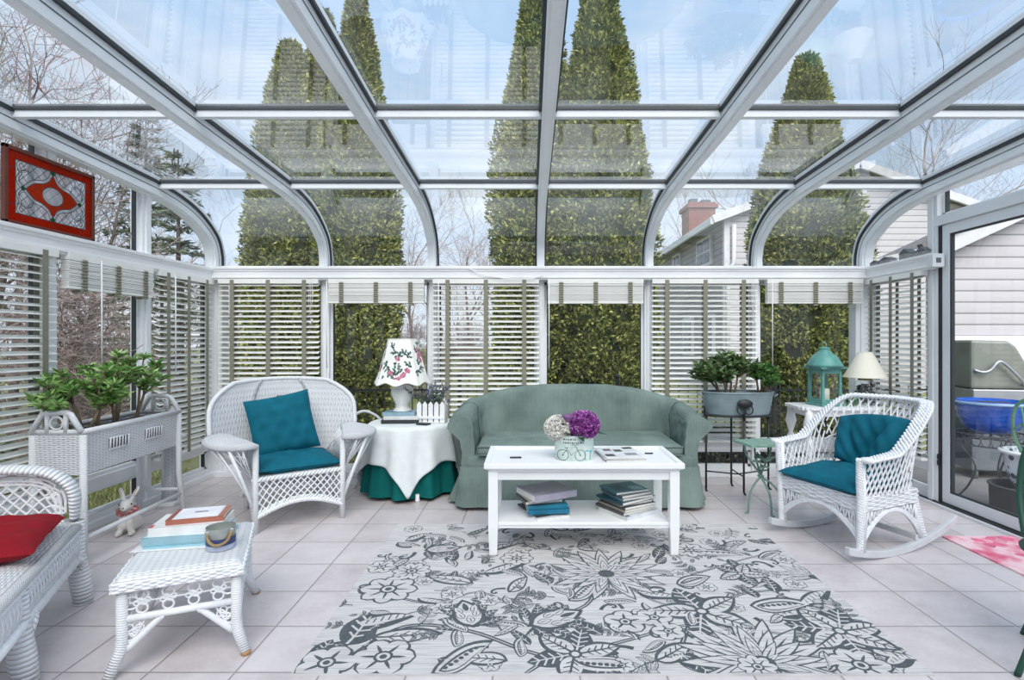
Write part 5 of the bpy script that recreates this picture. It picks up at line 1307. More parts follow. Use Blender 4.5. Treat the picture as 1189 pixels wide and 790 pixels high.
# arched aprons
mb = MB()
def arch(a, b, h0, h1, off, r=.007):
    a, b = V(a), V(b); q = [a.lerp(b, k / 16) + V((0, 0, h0 + (h1 - h0) * math.sin(PI * k / 16) ** .75)) for k in range(17)]; mb.tube(q, r, 5); return q
cor = [(-.278, -.262), (.278, -.262), (.262, .25), (-.262, .25)]
for (ax_, ay), (bx, by) in ((cor[0], cor[1]), (cor[1], cor[2]), (cor[3], cor[0]), (cor[2], cor[3])):
    for k, dz in enumerate((0, .017, .034)):
        q = arch((ax_, ay, 0), (bx, by, 0), .085 + dz * 1.3, .262 + dz * .3, 0, .0085)
    a = V((ax_, ay, 0)); b = V((bx, by, 0))
    for k in range(1, 16):
        if abs(k - 8) > 1:
            t = k / 16; z = .12 + .15 * math.sin(PI * t) ** .75; mb.tube([a.lerp(b, t) + V((0, 0, z)), a.lerp(b, t + (.03 if k < 8 else -.03)) + V((0, 0, .29))], .0055, 4); mb.tube([a.lerp(b, t) + V((0, 0, z)), a.lerp(b, t - (.03 if k < 8 else -.03)) + V((0, 0, .29))], .0055, 4)
mb.build('apron', M_WICK, rk)
# wrap-around back and arms
U0 = [V(p) for p in ((-.28, -.26, 0), (-.282, -.05, 0), (-.278, .10, 0), (-.24, .20, 0), (-.12, .235, 0), (0, .245, 0), (.12, .235, 0), (.24, .20, 0), (.278, .10, 0), (.282, -.05, 0), (.28, -.26, 0))]
UB = resample(catmull(U0, 6), 100)
def rtop(s):
    a = abs(s - .5) * 2     # 0 centre back, 1 arm fronts
    if a < .30: return .87
    if a < .72: t = (a - .30) / .42; return .87 + (.60 - .87) * (t * t * (3 - 2 * t)) * 1.0
    return .60 - .018 * (a - .72) / .28
def RS(s, v):
    i = min(max(s, 0), 1) * 100; k = min(int(i), 99); q = UB[k].lerp(UB[k + 1], i - k); a = abs(s - .5) * 2; h = rtop(s)
    z = .355 + (h - .355) * v; lean = .19 * (1 - min(1, a / .62) ** 2); fl = .055 * min(1, a / .5)
    return V((q.x * (1 + fl * v * 2.2), q.y + lean * v * (z - .355) / .53, z))
def sub(s0, s1): return lambda u, v: RS(s0 + (s1 - s0) * u, v)
for nm, s0, s1, nd in (('arm_lattice', 0.0, .27, 10), ('back_lattice', .27, .73, 15), ('arm_lattice', .73, 1.0, 10)):
    mb = MB(); lattice(mb, sub(s0, s1), nd, .30 if nm[0] == 'a' else .26, .0064, 4, 14)
    for v in ((.5,) if nm[0] == 'b' else ()): mb.tube([RS(s0 + (s1 - s0) * k / 20, v) for k in range(21)], .007, 5)
    mb.build(nm, M_WICK, rk)
mb = MB()
for dv in (0, ):
    tp = [RS(k / 80, 1.0) for k in range(81)]
    def flat(q, k, o):
        a = abs(k / 80 - .5) * 2; out = V((q.x, q.y - .0, 0)); out = out.normalized() if out.length > 0 else out; return q + out * o * .9 + V((0, 0, .004 - abs(o) * .2))
    for o in (-.030, -.012, .008, .028): braid(mb, [flat(q, k, o) for k, q in enumerate(tp)], .008, .0075, .05, 2)
    q0 = tp[0]; q1 = tp[-1]
    for q, sx in ((q0, -1), (q1, 1)): mb.ell((q.x, q.y - .01, q.z), .045, .03, .018, 10, 6)
mb.build('top_rail', M_WICK, rk)
pillow('seat_cushion', 'flat teal seat cushion with pointed corners on the wicker rocking chair', 'cushion', local(KL, KR, (.0, -.055, .405)), eul(KR, .04, 0, 0), .54, .50, .11, M_TEAL, 3, .05)
# folded back pillow
mb = MB()
def fp_(sg):
    def g(u, v):
        a, b = 2 * u - 1, 2 * v - 1; e = max(0, (1 - abs(a) ** 2.4)) ** .42 * max(0, (1 - abs(b) ** 2.4)) ** .42
        x = a * .235 * (1 + .10 * b) - .05 * b + .03; y = b * .19 + .05 * a * b - .03 * a * a
        fold = -.040 * math.exp(-((a - .15 - b * .55) / .13) ** 2) - .022 * math.exp(-((a + .45 + b * .3) / .10) ** 2)
        z = sg * .062 * e + (fold + .055 * math.exp(-((a - .62) / .35) ** 2) * (1 if sg > 0 else .2)) * e
        return V((x, y, z + .035 * a * b + .006 * e * math.sin(14 * a + 9 * b)))
    return g
mb.grid(fp_(1), 30, 30); mb.grid(fp_(-1), 30, 30, flip=True)
o = mb.build('throw_pillow', M_TEAL); o.location = local(KL, KR, (.0, .155, .60)); o.rotation_euler = eul(KR, math.radians(66), 0, -.16); sm(o, 'crumpled teal pillow slumped against the back of the wicker rocking chair', 'pillow')

# ------------------------------------------------------------------ wicker settee at the left edge
SL, SR = (-2.245, 2.07, 0), math.radians(117)
se = thing('wicker_settee', 'white wicker settee with rolled lattice arm and red cushion at the left edge', 'settee', SL, SR)
ex0, ex1 = -1.05, .36
mb = MB(); mb.grid(lambda u, v: V((ex0 - .01 + (ex1 - ex0 + .02) * u, -.31 + .60 * v, .405 - .03 * max(0, 1 - v * 6) ** 2)), 40, 16, 0, True, 1.43, .6); mb.box(ex0, ex1, -.29, .29, .36, .39); mb.tube([(ex0 - .01, -.305, .372), (ex1 + .01, -.305, .372)], .022, 8); mb.build('seat', M_WEAVE, se)
mb = MB(); S = lambda u, v: V((ex0 + (ex1 - ex0) * u, -.315, .36 - .115 * v)); lattice(mb, S, 44, .045, .0052, 4, 6)
for k in range(46): mb.tube([S(k / 45, 0), S(k / 45 + .01, .5) + V((0, -.006, 0)), S(k / 45, 1)], .0052, 4)
braid(mb, [S(0, 0), S(1, 0)], .006, .007, .05); mb.tube([(ex0, -.315, .235), (ex1, -.315, .235)], .020, 8); mb.build('front_apron', M_WICK, se)
for lx in (ex0 + .015, -.345, .345):
    for sy, yy in ((-1, -.30), (1, .27)):
        sx = 1 if lx > 0 else (-1 if lx < -.5 else 0); mb = MB(); mb.tube([(lx, yy, .40 if sx else .355), (lx, yy, .25), (lx + sx * .007, yy + sy * .012, .12), (lx + sx * .015, yy + sy * .025, 0)], [.030, .034, .042, .038], 10)
        if sy < 0: mb.tube(catmull([(lx + (-.015 if sx > 0 else .015), yy - .02, .17), (lx + (-.045 if sx > 0 else .045), yy - .03, .22), (lx + (-.095 if sx > 0 else .095), yy - .02, .24)], 5), .014, 6)
        mb.build('leg', M_WRAPB, se)
for sx, axx in ((-1, ex0 + .015), (1, .345)):
    mb = MB(); S = lambda u, v: V((axx + sx * .015, -.30 + .58 * u, .36 - .12 * v)); lattice(mb, S, 20, .1, .0055, 4, 6); mb.tube([(axx + sx * .015, -.31, .235), (axx + sx * .015, .28, .235)], .02, 8); mb.build('side_apron', M_WICK, se)
    prof = [V((axx, y, z)) for y, z in ((.30, .655), (.10, .665), (-.08, .662), (-.19, .640), (-.262, .59), (-.292, .53), (-.295, .47), (-.293, .41))]
    pc = catmull(prof, 6); mb = MB(); mb.tube(pc, [.052] * (len(pc) - 8) + [.05, .048, .046, .044, .042, .04, .038, .036], 14, 0, flat=.42); mb.build('armrest', M_WRAPB, se)
    mb = MB()
    for off in (.034, .052, .068): mb.tube([V((axx, q.y + (off if q.z < .60 else off * .55 * max(0, (.665 - q.z) / .065)), q.z - (off if q.z > .57 else off * .3))) for q in pc[:-4]], .0065, 5)
    def S(u, v):
        y = -.255 + .53 * u; top = min(.615, .42 + .21 * math.sin(min(1, (y + .275) / .13) * PI / 2)); return V((axx, y, .40 + (top - .40) * v))
    lattice(mb, S, 12, .34, .0058, 4, 8); mb.build('arm_lattice', M_WICK, se)
S = lambda u, v: V((ex0 + (ex1 - ex0) * u, .29 + .08 * v, .40 + .48 * v + .05 * math.sin(PI * u) * v))
mb = MB(); mb.grid(S, 24, 10, 0, True, 1.4, .5); mb.build('backrest', M_WEAVE, se, solid=.02)
mb = MB(); mb.tube([S(0, k / 8) for k in range(9)] + [S(k / 12, 1) for k in range(1, 13)] + [S(1, 1 - k / 8) for k in range(1, 9)], .02, 8); mb.build('back_rim', M_WRAPB, se)
pillow('red_cushion', 'flat red cushion lying on the wicker settee at the left edge', 'cushion', local(SL, SR, (.0, -.06, .455)), eul(SR, .03, 0, .05), .50, .48, .11, M_RED, 5, .05)

# ------------------------------------------------------------------ wicker footstool
OL, OR_ = (-1.445, 2.29, 0), math.radians(23.4)
os_ = thing('wicker_footstool', 'white wicker footstool table with curl work sides standing on the tiles', 'footstool', OL, OR_)
mb = MB(); hw, hd = .215, .27
def top_(u, v):
    a = 2 * u - 1; b = 2 * v - 1; e = max(abs(a), abs(b)); z = .372 - .030 * max(0, (e - .86) / .14) ** 2; k = 1 + .0 * e; return V((a * hw, b * hd, z))
mb.grid(top_, 30, 36, 0, True, .43, .54)
sqr = [V(p) for p in ((-hw, -hd, 0), (hw, -hd, 0), (hw, hd, 0), (-hw, hd, 0), (-hw, -hd, 0))]
eb = MB(); woven(eb, sqr, .316, .352, 5, .024, .0052, .0024); eb.build('edge_band', M_WICK, os_); mb.box(-hw + .004, hw - .004, -hd + .004, hd - .004, .315, .34); mb.build('seat', M_WEAVE, os_)
for sx in (-1, 1):
    for sy in (-1, 1):
        mb = MB(); x, y = sx * .188, sy * .242
        mb.tube([(x, y, .33), (x, y, .14), (x + sx * .004, y + sy * .004, .09), (x + sx * .035, y + sy * .035, 0.01)], [.02, .02, .021, .019], 10); mb.build('leg', M_WRAP, os_)
        mb = MB(); mb.lathe([(.018, 0), (.02, .012), (.016, .018)], 10, (x + sx * .036, y + sy * .036, 0)); mb.build('foot_cap', M_TAN, os_)
def side(a, b, nx):
    """one side of curl work between two legs; nx = number of ring flowers"""
    a, b = V(a), V(b); L = (b - a).length; d = (b - a).normalized(); at = lambda t, z: a + d * t + V((0, 0, z)); mb = MB()
    mb.tube([at(.0, .205), at(L, .205)], .014, 8)
    rg = lambda t, z, r, rr=.0042: mb.tube([at(t + r * math.cos(k * PI / 7), z + r * math.sin(k * PI / 7)) for k in range(14)], rr, 5, closed=True)
    for k in range(nx):
        t = L * (k + .75) / (nx + .5)
        rg(t, .288, .020); rg(t, .237, .018)
        for j in range(4): rg(t + (j - 1.5) * .012, .262 + (.004 if j % 2 else -.004), .009, .0035)
    rg(.028, .262, .024); rg(L - .028, .262, .024)
    mb.tube([at(0, .262), at(L, .262)], .004, 4)
    mid = L / 2
    for g, p in ((-1, 0), (1, L)):
        s = [at(mid + g * .055, .195), at(mid + g * .075, .185), at(p - g * .01, .085)]; mb.tube(catmull(s, 4), .0125, 8)
        for j, (dx, dz) in enumerate(((.035, .15), (.055, .165), (.045, .178), (.022, .17), (.025, .135))): rg(p - g * dx, dz, .013, .0035)
        rg(p - g * .04, .155, .006, .004); mb.tube(catmull([at(p - g * .012, .2), at(p - g * .012, .13), at(p - g * .03, .12), at(p - g * .07, .19)], 5), .004, 5)
    return mb
Cn = [(-.188, -.242, 0), (.188, -.242, 0), (.188, .242, 0), (-.188, .242, 0)]
for k in range(4): side(Cn[k], Cn[(k + 1) % 4], 4 if k % 2 == 0 else 6).build('curl_work', M_WICK, os_)
OT = .3735
bx = local(OL, OR_, (-.02, .08, 0))
zz = stack(bx.x, bx.y, OT, [
    ('loose white paper sheets at the bottom of the footstool pile', -.01, -.005, .17, .33, .25, .004, (232, 234, 238), dict(name='pamphlet', cat='pamphlet', soft=True)),
    ('pale blue covered book low in the footstool pile', .01, .005, .22, .30, .22, .008, (150, 200, 214), dict(spine='f')),
    ('thick book with light blue spine in the footstool pile', -.005, .01, .20, .30, .21, .032, (150, 186, 198), dict(spine='f', art=[((206, 226, 232), (.02, .98, .02, .98))])),
    ('thick white book in the footstool pile below the red brown one', .0, .02, .24, .28, .19, .036, (230, 230, 230), dict(spine='f', art=[((206, 80, 84), (.0, .05, .0, .2))])),
    ('small red brown book with white cover on top of the footstool pile', .02, .035, .30, .22, .16, .022, (168, 104, 84), dict(spine='f', art=[((222, 220, 226), (.10, .90, .0, .99)), ((120, 78, 92), (.04, .07, .0, 1)), ((236, 236, 242), (.12, .86, .02, .97)), ((120, 110, 130), (.40, .64, .50, .60))]))], 'books on the wicker footstool')
M_GALV = mat('galvanised_metal', srgb(172, 176, 174), .35, .6, .14, 22)
cp = local(OL, OR_, (.115, -.085, OT))
cn = thing('candle_bucket', 'galvanised candle bucket with blue band and rope handle on the footstool', 'candle holder', cp, OR_)
mb = MB(); mb.lathe([(.048, 0), (.052, .003), (.055, .05), (.0565, .09)], 28, close=False); mb.lathe([(.0545, .09), (.053, .05), (.05, .03)], 28, close=False); mb.lathe([(.0565, .09), (.0545, .09)], 28, close=False, smooth=False); mb.lathe([(.0, .002), (.048, .002)], 20, close=False); mb.build('bucket', M_GALV, cn)
mb = MB(); mb.lathe([(.0565, .022), (.0568, .050)], 28, close=False); mb.build('blue_band', mat('navy_band', srgb(62, 74, 116), .5, 0, .15, 30), cn)
mb = MB(); mb.lathe([(.0555, .001), (.0562, .021)], 28, close=False); mb.build('base_band', mat('pale_band', srgb(176, 186, 206), .5, 0, .1, 30), cn)
mb = MB(); mb.lathe([(.0, .052), (.0515, .052)], 24, close=False, smooth=False); mb.tube([(0, 0, .052), (0, 0, .064)], .0015, 4); mb.build('wax', mat('grey_wax', srgb(196, 200, 190), .5, 0, .05), cn)
rp_ = catmull([(-.046, -.036, .072), (-.04, -.05, .05), (-.02, -.066, .034), (.005, -.068, .032), (.03, -.058, .045), (.045, -.04, .075)], 5)
mb = MB(); braid(mb, rp_, .0028, .0038, .016, 3); mb.build('rope_handle', mat('rope', srgb(156, 132, 96), .9, 0, .15, 60), cn)
mb = MB(); mb.boxc((-.045, -.035, .075), .018, .012, .02); mb.boxc((.044, -.036, .077), .018, .012, .02); mb.build('handle_bracket', M_GALV, cn, bev=.003)

# ------------------------------------------------------------------ wicker planter on legs
PLc, PR_ = (-2.655, 3.42, 0), math.radians(2.5)
pl = thing('wicker_planter', 'long white wicker plant stand with end handles by the left windows', 'planter', PLc, PR_)
pw, pd = .135, .445
mb = MB()
def wall(u, v):
    per_ = [V((-pw, -pd, 0)), V((pw, -pd, 0)), V((pw, pd, 0)), V((-pw, pd, 0)), V((-pw, -pd, 0))]; q = resample(per_, 96)[round(u * 96) % 97]; k = .93 + .07 * v; return V((q.x * k, q.y * (.97 + .03 * v), .49 + .24 * v))
_pq = resample([V((-pw, -pd, 0)), V((pw, -pd, 0)), V((pw, pd, 0)), V((-pw, pd, 0)), V((-pw, -pd, 0))], 96)
def wall(u, v): q = _pq[round(u * 96)]; return V((q.x * (.93 + .07 * v), q.y * (.97 + .03 * v), .49 + .24 * v))
mb.grid(wall, 96, 10, 0, False, 2.32, .24); mb.box(-pw * .92, pw * .92, -pd * .96, pd * .96, .488, .50)
bs = mb.build('basket', M_WEAVE, pl)
for yc in (-.16, .16):
    mb = MB(); mb.box(pw * .985, pw * .992 + .001, yc - .075, yc + .075, .60, .66, 1)  # brown-dark panel stands in for terracotta and shade seen through the slot
    for k in range(7): y = yc - .075 + .025 * k; mb.tube([(pw * .985 + .006, y, .597), (pw * .985 + .009, y, .663)], .005, 5)
    mb.tube([(pw * .985 + .004, yc - .08, .597), (pw * .985 + .004, yc + .08, .597)], .005, 5); mb.tube([(pw * .985 + .006, yc - .08, .663), (pw * .985 + .006, yc + .08, .663)], .005, 5)
    mb.build('slot', [M_WICK, mat('slot_dark', srgb(96, 76, 70), .9)], pl)
mb = MB(); mb.tube([(-pw, -pd, .735), (pw, -pd, .735), (pw, pd, .735), (-pw, pd, .735)], .016, 8, closed=True); mb.build('rim', M_WRAP, pl)
for sy in (-1, 1):
    y = sy * pd; mb = MB(); mb.tube([(-pw, y, .735), (-.075, y, .835), (-.05, y, .845), (.05, y, .845), (.075, y, .835), (pw, y, .735)], .016, 8)
    for x in (-.05, .05): mb.tube([(x, y, .735), (x, y, .84)], .013, 6)
    mb.tube([(.035 * math.cos(k * PI / 8), y, .785 + .035 * math.sin(k * PI / 8)) for k in range(16)], .007, 6, closed=True); mb.build('end_handle', M_WRAP, pl)
for sx in (-1, 1):
    for sy in (-1, 1): mb = MB(); mb.tube([(sx * pw, sy * (pd - .01), .72), (sx * (pw + .003), sy * (pd - .01), .3), (sx * (pw + .02), sy * (pd + .015), 0)], .019, 8); mb.build('leg', M_WRAP, pl)
mb = MB()
for sx in (-1, 1): mb.tube([(sx * (pw + .012), -pd, .14), (sx * (pw + .012), pd, .14)], .014, 8)
for sy in (-1, 1): mb.tube([(-pw - .012, sy * pd, .17), (pw + .012, sy * pd, .17)], .012, 8)
mb.build('stretcher', M_WRAP, pl)
M_SOIL = mat('potting_soil', srgb(92, 66, 52), .95, 0, .3, 40, .6, 90)
mb = MB(); mb.box(-pw * .9, pw * .9, -pd * .94, pd * .94, .66, .705); mb.build('soil', M_SOIL, pl)
L_SUC = leaf_mat('succulent_leaf', [srgb(52, 96, 44), srgb(100, 148, 68), srgb(150, 186, 108), srgb(196, 216, 160)], .35, 7)
M_STEM = mat('plant_stem', srgb(120, 104, 84), .8, 0, .2, 20)
def rosettes(name, label, cat, loc, stems, m, L=.09, W=.03, nleaf=16, seed=1, branch=3, droop=.25):
    """woody stems that fork and end in rosettes of long leaves; stems = [(x, y, dx, dy, h)]"""
    t = thing(name, label, cat, loc); rnd = random.Random(seed); mb = MB(); B, D, LL = [], [], []
    def tip(p, d, s):
        for k in range(nleaf):
            a = k * 2.4; e = rnd.uniform(-.15, 1.0); v = V((math.cos(a), math.sin(a), e)) + d * .35; off = -d.normalized() * L * .5 * k / nleaf
            B.append(tuple(p + off)); D.append(tuple(v)); LL.append(L * s * rnd.uniform(.7, 1.15))
    for (x, y, dx, dy, h) in stems:
        p0 = V((x, y, 0)); p1 = V((x + dx * .45, y + dy * .45, h * .5)); mb.tube([p0, p0.lerp(p1, .5) + V((.006, 0, 0)), p1], [.011, .009, .008], 6)
        for k in range(branch):
            a = 2 * PI * k / branch + rnd.random(); s = rnd.uniform(.25, .5) * h * (0 if k == 0 else 1); q = V((x + dx + s * math.cos(a) * .8, y + dy + s * math.sin(a) * .8, h * (1 if k == 0 else rnd.uniform(.68, .95))))
            mb.tube([p1, p1.lerp(q, .5) + V((0, 0, .01)), q], [.007, .006, .004], 5); tip(q, q - p1, 1); tip(p1.lerp(q, .62), q - p1, .8)
    mb.build('stems', M_STEM, t); n = len(B); leaf_cloud('leaves', np.array(B), np.array(D), np.array(LL), W, m, t, .08, seed); return t
P0 = lambda y, x=0: tuple(local(PLc, PR_, (x, y, .70)))
rosettes('succulent', 'bushy green succulent at the near end of the wicker planter', 'plant', P0(-.26), [(0, 0, -.05, -.10, .36), (.03, .06, .05, .0, .38), (-.03, -.04, .0, -.16, .24), (.02, .0, .08, .1, .26)], L_SUC, .066, .017, 20, 1, 7)
rosettes('succulent', 'tall green succulent in the middle of the wicker planter', 'plant', P0(.0), [(0, 0, .02, .0, .46), (-.02, .03, .0, .10, .40), (.03, -.05, .06, -.10, .28)], L_SUC, .066, .017, 20, 2, 7)
rosettes('succulent', 'leaning green succulent at the far end of the wicker planter', 'plant', P0(.17), [(0, 0, .04, .16, .36), (0, .02, .02, .05, .44)], L_SUC, .066, .017, 20, 3, 5)

# ------------------------------------------------------------------ rabbit figurine and wicker pedestal under the planter
rb = thing('rabbit_figurine', 'white rabbit figurine with pink flower collar sitting under the wicker planter', 'figurine', (-2.60, 3.46, 0), .35)
mb = MB()
for c, r in (((0, .02, .075), (.062, .075, .075)), ((0, -.01, .12), (.05, .055, .06)), ((0, .06, .05), (.066, .06, .05)), ((0, -.035, .19), (.038, .046, .040)), ((0, -.068, .18), (.022, .026, .022)),
             ((-.035, -.06, .018), (.02, .04, .018)), ((.035, -.06, .018), (.02, .04, .018)), ((-.025, -.05, .065), (.02, .02, .055)), ((.025, -.05, .065), (.02, .02, .055)), ((0, .125, .06), (.025, .025, .025)), ((0, -.02, .155), (.036, .036, .04))): mb.ell(c, *r, 12, 8)
for sx in (-1, 1):
    mb.tube(catmull([(sx * .018, -.015, .215), (sx * .03, .0, .245), (sx * .045, .015, .275), (sx * .052, .02, .295)], 4), [.011] + [.014] * 4 + [.016] * 3 + [.014] * 3 + [.009, .003], 8, flat=.6)
M_CERW = mat('figurine_white', srgb(226, 222, 216), .4, 0, .08, 20)
o = mb.build('body', M_CERW, rb); m_ = o.modifiers.new('r', 'REMESH'); m_.mode = 'VOXEL'; m_.voxel_size = .0055; m_.use_smooth_shade = True; m2 = o.modifiers.new('s', 'SMOOTH'); m2.iterations = 4
mb = MB()
for sx in (-1, 1): mb.ell((sx * .033, -.055, .20), .0055, .0055, .0065, 8, 6)
mb.ell((0, -.093, .185), .005, .004, .004, 8, 6); mb.build('eye', M_BLACK, rb)
mb = MB()
for sx in (-1, 1): mb.poly([(sx * .030, -.020, .235), (sx * .04, -.004, .255), (sx * .05, .004, .288), (sx * .036, -.006, .262)])
mb.build('inner_ear', mat('ear_pink', srgb(206, 166, 156), .6), rb)
r = np.random.default_rng(4); B, D = [], []
for k in range(150):
    a = r.uniform(0, 6.28); B.append((.043 * math.cos(a), -.018 + .048 * math.sin(a), .150 + r.uniform(-.014, .014))); D.append((math.cos(a) + r.normal() * .5, math.sin(a) + r.normal() * .5, r.normal() * .6))
leaf_cloud('flower_collar', np.array(B), np.array(D), .020, .016, leaf_mat('collar_flowers', [srgb(120, 138, 96), srgb(206, 120, 124), srgb(226, 168, 164), srgb(170, 60, 80)], .6, 40), rb, seed=6)
wp = thing('wicker_pedestal', 'narrow white woven pedestal on the floor behind the rabbit figurine', 'plant stand', (-2.74, 4.06, 0), .1)
mb = MB(); mb.lathe([(.058, .03), (.056, .2), (.058, .50)], 4); mb.build('column', M_WEAVE, wp)
mb = MB(); mb.box(-.07, .07, -.07, .07, 0, .03); mb.build('base', M_WICK, wp, bev=.006)
mb = MB(); mb.box(-.085, .085, -.085, .085, .50, .525); mb.build('cap', M_WICK, wp, bev=.006)
# white basket stand behind the armchair
bsx = thing('handled_basket', 'small white wicker basket with tall looped handle behind the wicker armchair', 'basket', (-1.43, 4.62, 0), .2)
mb = MB(); mb.lathe([(.10, .34), (.13, .36), (.15, .46), (.155, .47)], 20, close=False); mb.lathe([(.0, .36), (.11, .36)], 20, close=False); mb.build('bowl', M_WEAVE, bsx)
mb = MB(); mb.tube([(.155 * math.cos(k * PI / 12), .155 * math.sin(k * PI / 12), .47) for k in range(24)], .013, 6, closed=True); mb.build('rim', M_WRAP, bsx)
mb = MB(); mb.tube(catmull([(-.15, 0, .46), (-.13, 0, .56), (-.03, 0, .63), (.05, 0, .62), (.13, 0, .56), (.15, 0, .46)], 6), .012, 6); mb.build('handle', M_WRAP, bsx)
for k in range(3):
    a = k * 2 * PI / 3; mb = MB(); mb.tube(catmull([(.09 * math.cos(a), .09 * math.sin(a), .35), (.05 * math.cos(a), .05 * math.sin(a), .18), (.13 * math.cos(a), .13 * math.sin(a), 0)], 5), .012, 6); mb.build('leg', M_WRAP, bsx)
# ------------------------------------------------------------------ iron stand with tub and jade plant
ST = (1.735, 4.46, 0)
ps = thing('iron_plant_stand', 'black wrought iron stand holding the galvanised tub right of the sofa', 'plant stand', ST)
def oval(a, b, z, n=32): return [(a * math.cos(2 * PI * k / n), b * math.sin(2 * PI * k / n), z) for k in range(n)]
mb = MB(); mb.tube(oval(.275, .135, .625), .007, 6, closed=True); mb.tube(oval(.27, .13, .70), .004, 5, closed=True)
for a in (0, PI / 2, PI, 3 * PI / 2): mb.tube([(.272 * math.cos(a), .132 * math.sin(a), .625), (.275 * math.cos(a), .134 * math.sin(a), .70)], .006, 5)
mb.bar((-.27, 0, .617), (.27, 0, .617), .02, .006); mb.bar((0, -.13, .617), (0, .13, .617), .02, .006); mb.build('ring', M_BLACK, ps)
for (x, y) in ((-.268, -.02), (.268, .02), (.0, -.135), (0, .135)):
    mb = MB(); k = 1.02; mb.tube([(x, y, .65), (x, y, .3), (x, y, .02)], .009, 6); mb.tube([(x, y, .02), (x * 1.02, y - .02, .004), (x * 1.02, y - .035, .006)], .008, 6); mb.build('leg', M_BLACK, ps)
mb = MB(); mb.tube([(-.268, -.02, .16), (0, 0, .13), (.268, .02, .16)], .006, 5); mb.tube([(0, -.135, .14), (0, .135, .14)], .006, 5); mb.build('cross_brace', M_BLACK, ps)
mb = MB()
for sx in (-1, 1):
    q = [(sx * (.005 + .045 * (1 - k / 22) * math.sin(k * .42) + .02), -.163, .70 + .045 * (1 - k / 22) * math.cos(k * .42) - .02) for k in range(18)]; mb.tube(q, .0055, 5)
mb.lathe([(.0, 0), (.05, 0), (.046, .012), (.0, .014)], 14); 
for v in mb.v[-14 * 4:]: v.x, v.y, v.z = v.x * 1.3, -.160 - v.z, .735 + v.y * .7
mb.tube([(0, -.16, .70), (0, -.145, .60)], .007, 6); mb.build('scroll_ornament', M_BLACK, ps)
M_TUB = mat('galvanised_tub', srgb(142, 158, 164), .4, .35, .16, 9)
tb = thing('galvanised_tub', 'oval galvanised metal tub with plant on the iron stand', 'tub', (ST[0], ST[1], .632))
mb = MB()
def tub(u, v): a = 2 * PI * u; k = .88 + .12 * v; return V((.295 * k * math.cos(a), .15 * k * math.sin(a), .185 * v + (.004 * math.sin(v * 40) if .3 < v < .5 else 0)))
mb.grid(tub, 40, 16, cu=True); mb.poly([tuple(tub(k / 40, 0)) for k in reversed(range(40))]); mb.build('body', M_TUB, tb, solid=.004)
mb = MB(); mb.tube([tuple(tub(k / 40, 1)) for k in range(40)], .008, 6, closed=True); mb.build('rim', M_TUB, tb)
mb = MB(); mb.poly([(.28 * math.cos(2 * PI * k / 30), .14 * math.sin(2 * PI * k / 30), .16) for k in range(30)]); mb.build('soil', M_SOIL, tb)
for sx in (-1, 1): mb = MB(); mb.tube(catmull([(sx * .292, -.03, .15), (sx * .325, -.025, .165), (sx * .325, .025, .165), (sx * .292, .03, .15)], 5), .005, 5); mb.build('handle', M_TUB, tb)
L_JADE = leaf_mat('jade_leaf', [srgb(40, 62, 38), srgb(72, 100, 58), srgb(112, 138, 88), srgb(168, 182, 142)], .3, 7)
L_LIME = leaf_mat('fresh_leaf', [srgb(54, 92, 44), srgb(84, 128, 62), srgb(128, 164, 96)], .4, 7)
rosettes('jade_plant', 'bushy dark green jade plant filling the left of the galvanised tub', 'plant', (ST[0] - .07, ST[1], .79), [(-.08, 0, -.10, .0, .27), (-.02, .02, .0, -.02, .35), (.03, -.02, .08, .02, .30), (-.04, -.03, -.06, -.08, .22), (.02, .03, .05, .10, .31), (-.06, .04, -.14, .05, .20)], L_JADE, .078, .024, 20, 11, 8)
rosettes('leafy_plant', 'lighter green leafy plant trailing at the right end of the tub', 'plant', (ST[0] + .19, ST[1], .79), [(0, 0, .04, -.02, .26), (.02, -.04, .02, -.09, .16), (.03, .03, .09, .03, .22), (-.02, 0, -.02, .0, .24)], L_LIME, .055, .018, 20, 12, 7)
mb = MB(); B, D = [], []
# green tripod table
M_VERD = mat('verdigris_iron', srgb(132, 164, 150), .65, .1, .2, 24, .2, 120)
gt = thing('tripod_table', 'small pale green iron tripod table with leaf ornament beside the rocking chair', 'table', (1.70, 3.93, 0), .2)
mb = MB(); mb.box(-.15, .15, -.12, .12, .492, .502); mb.box(-.155, .155, -.125, .125, .484, .493); mb.build('tabletop', M_VERD, gt, bev=.004)
for k in range(3):
    a = math.radians((200, 265, 340)[k]); c, s = math.cos(a), math.sin(a)
    mb = MB(); mb.tube(catmull([(.12 * -c, .09 * -s, .485), (.10 * -c, .08 * -s, .40), (.03 * -c, .03 * -s, .30), (.01 * c, .01 * s, .24), (.07 * c, .07 * s, .20), (.125 * c, .125 * s, .13), (.145 * c, .145 * s, .01)], 6), .008, 6); mb.tube([(.145 * c, .145 * s, .006), (.175 * c, .175 * s, .006)], .009, 6); mb.build('leg', M_VERD, gt)
mb = MB(); mb.tube([(.018 * math.cos(k * PI / 6), .018 * math.sin(k * PI / 6), .25) for k in range(12)], .007, 5, closed=True); mb.build('collar', M_VERD, gt)
for a, z, el in ((3.6, .36, .2), (5.6, .37, .3), (1.2, .38, .2), (4.6, .33, .1)):
    mb = MB(); c, s = math.cos(a), math.sin(a); P = [(0, 0), (.03, .028), (.06, .035), (.075, .018), (.105, 0), (.075, -.018), (.06, -.035), (.03, -.028)]
    q = [V((x * c - y * s, x * s + y * c, z + x * el - abs(y) * .5)) for x, y in P]; mb.poly(q); mb.tube([(0, 0, .26), (.0, 0, z), q[4]], .004, 4); mb.build('leaf_ornament', M_VERD, gt, solid=.003)

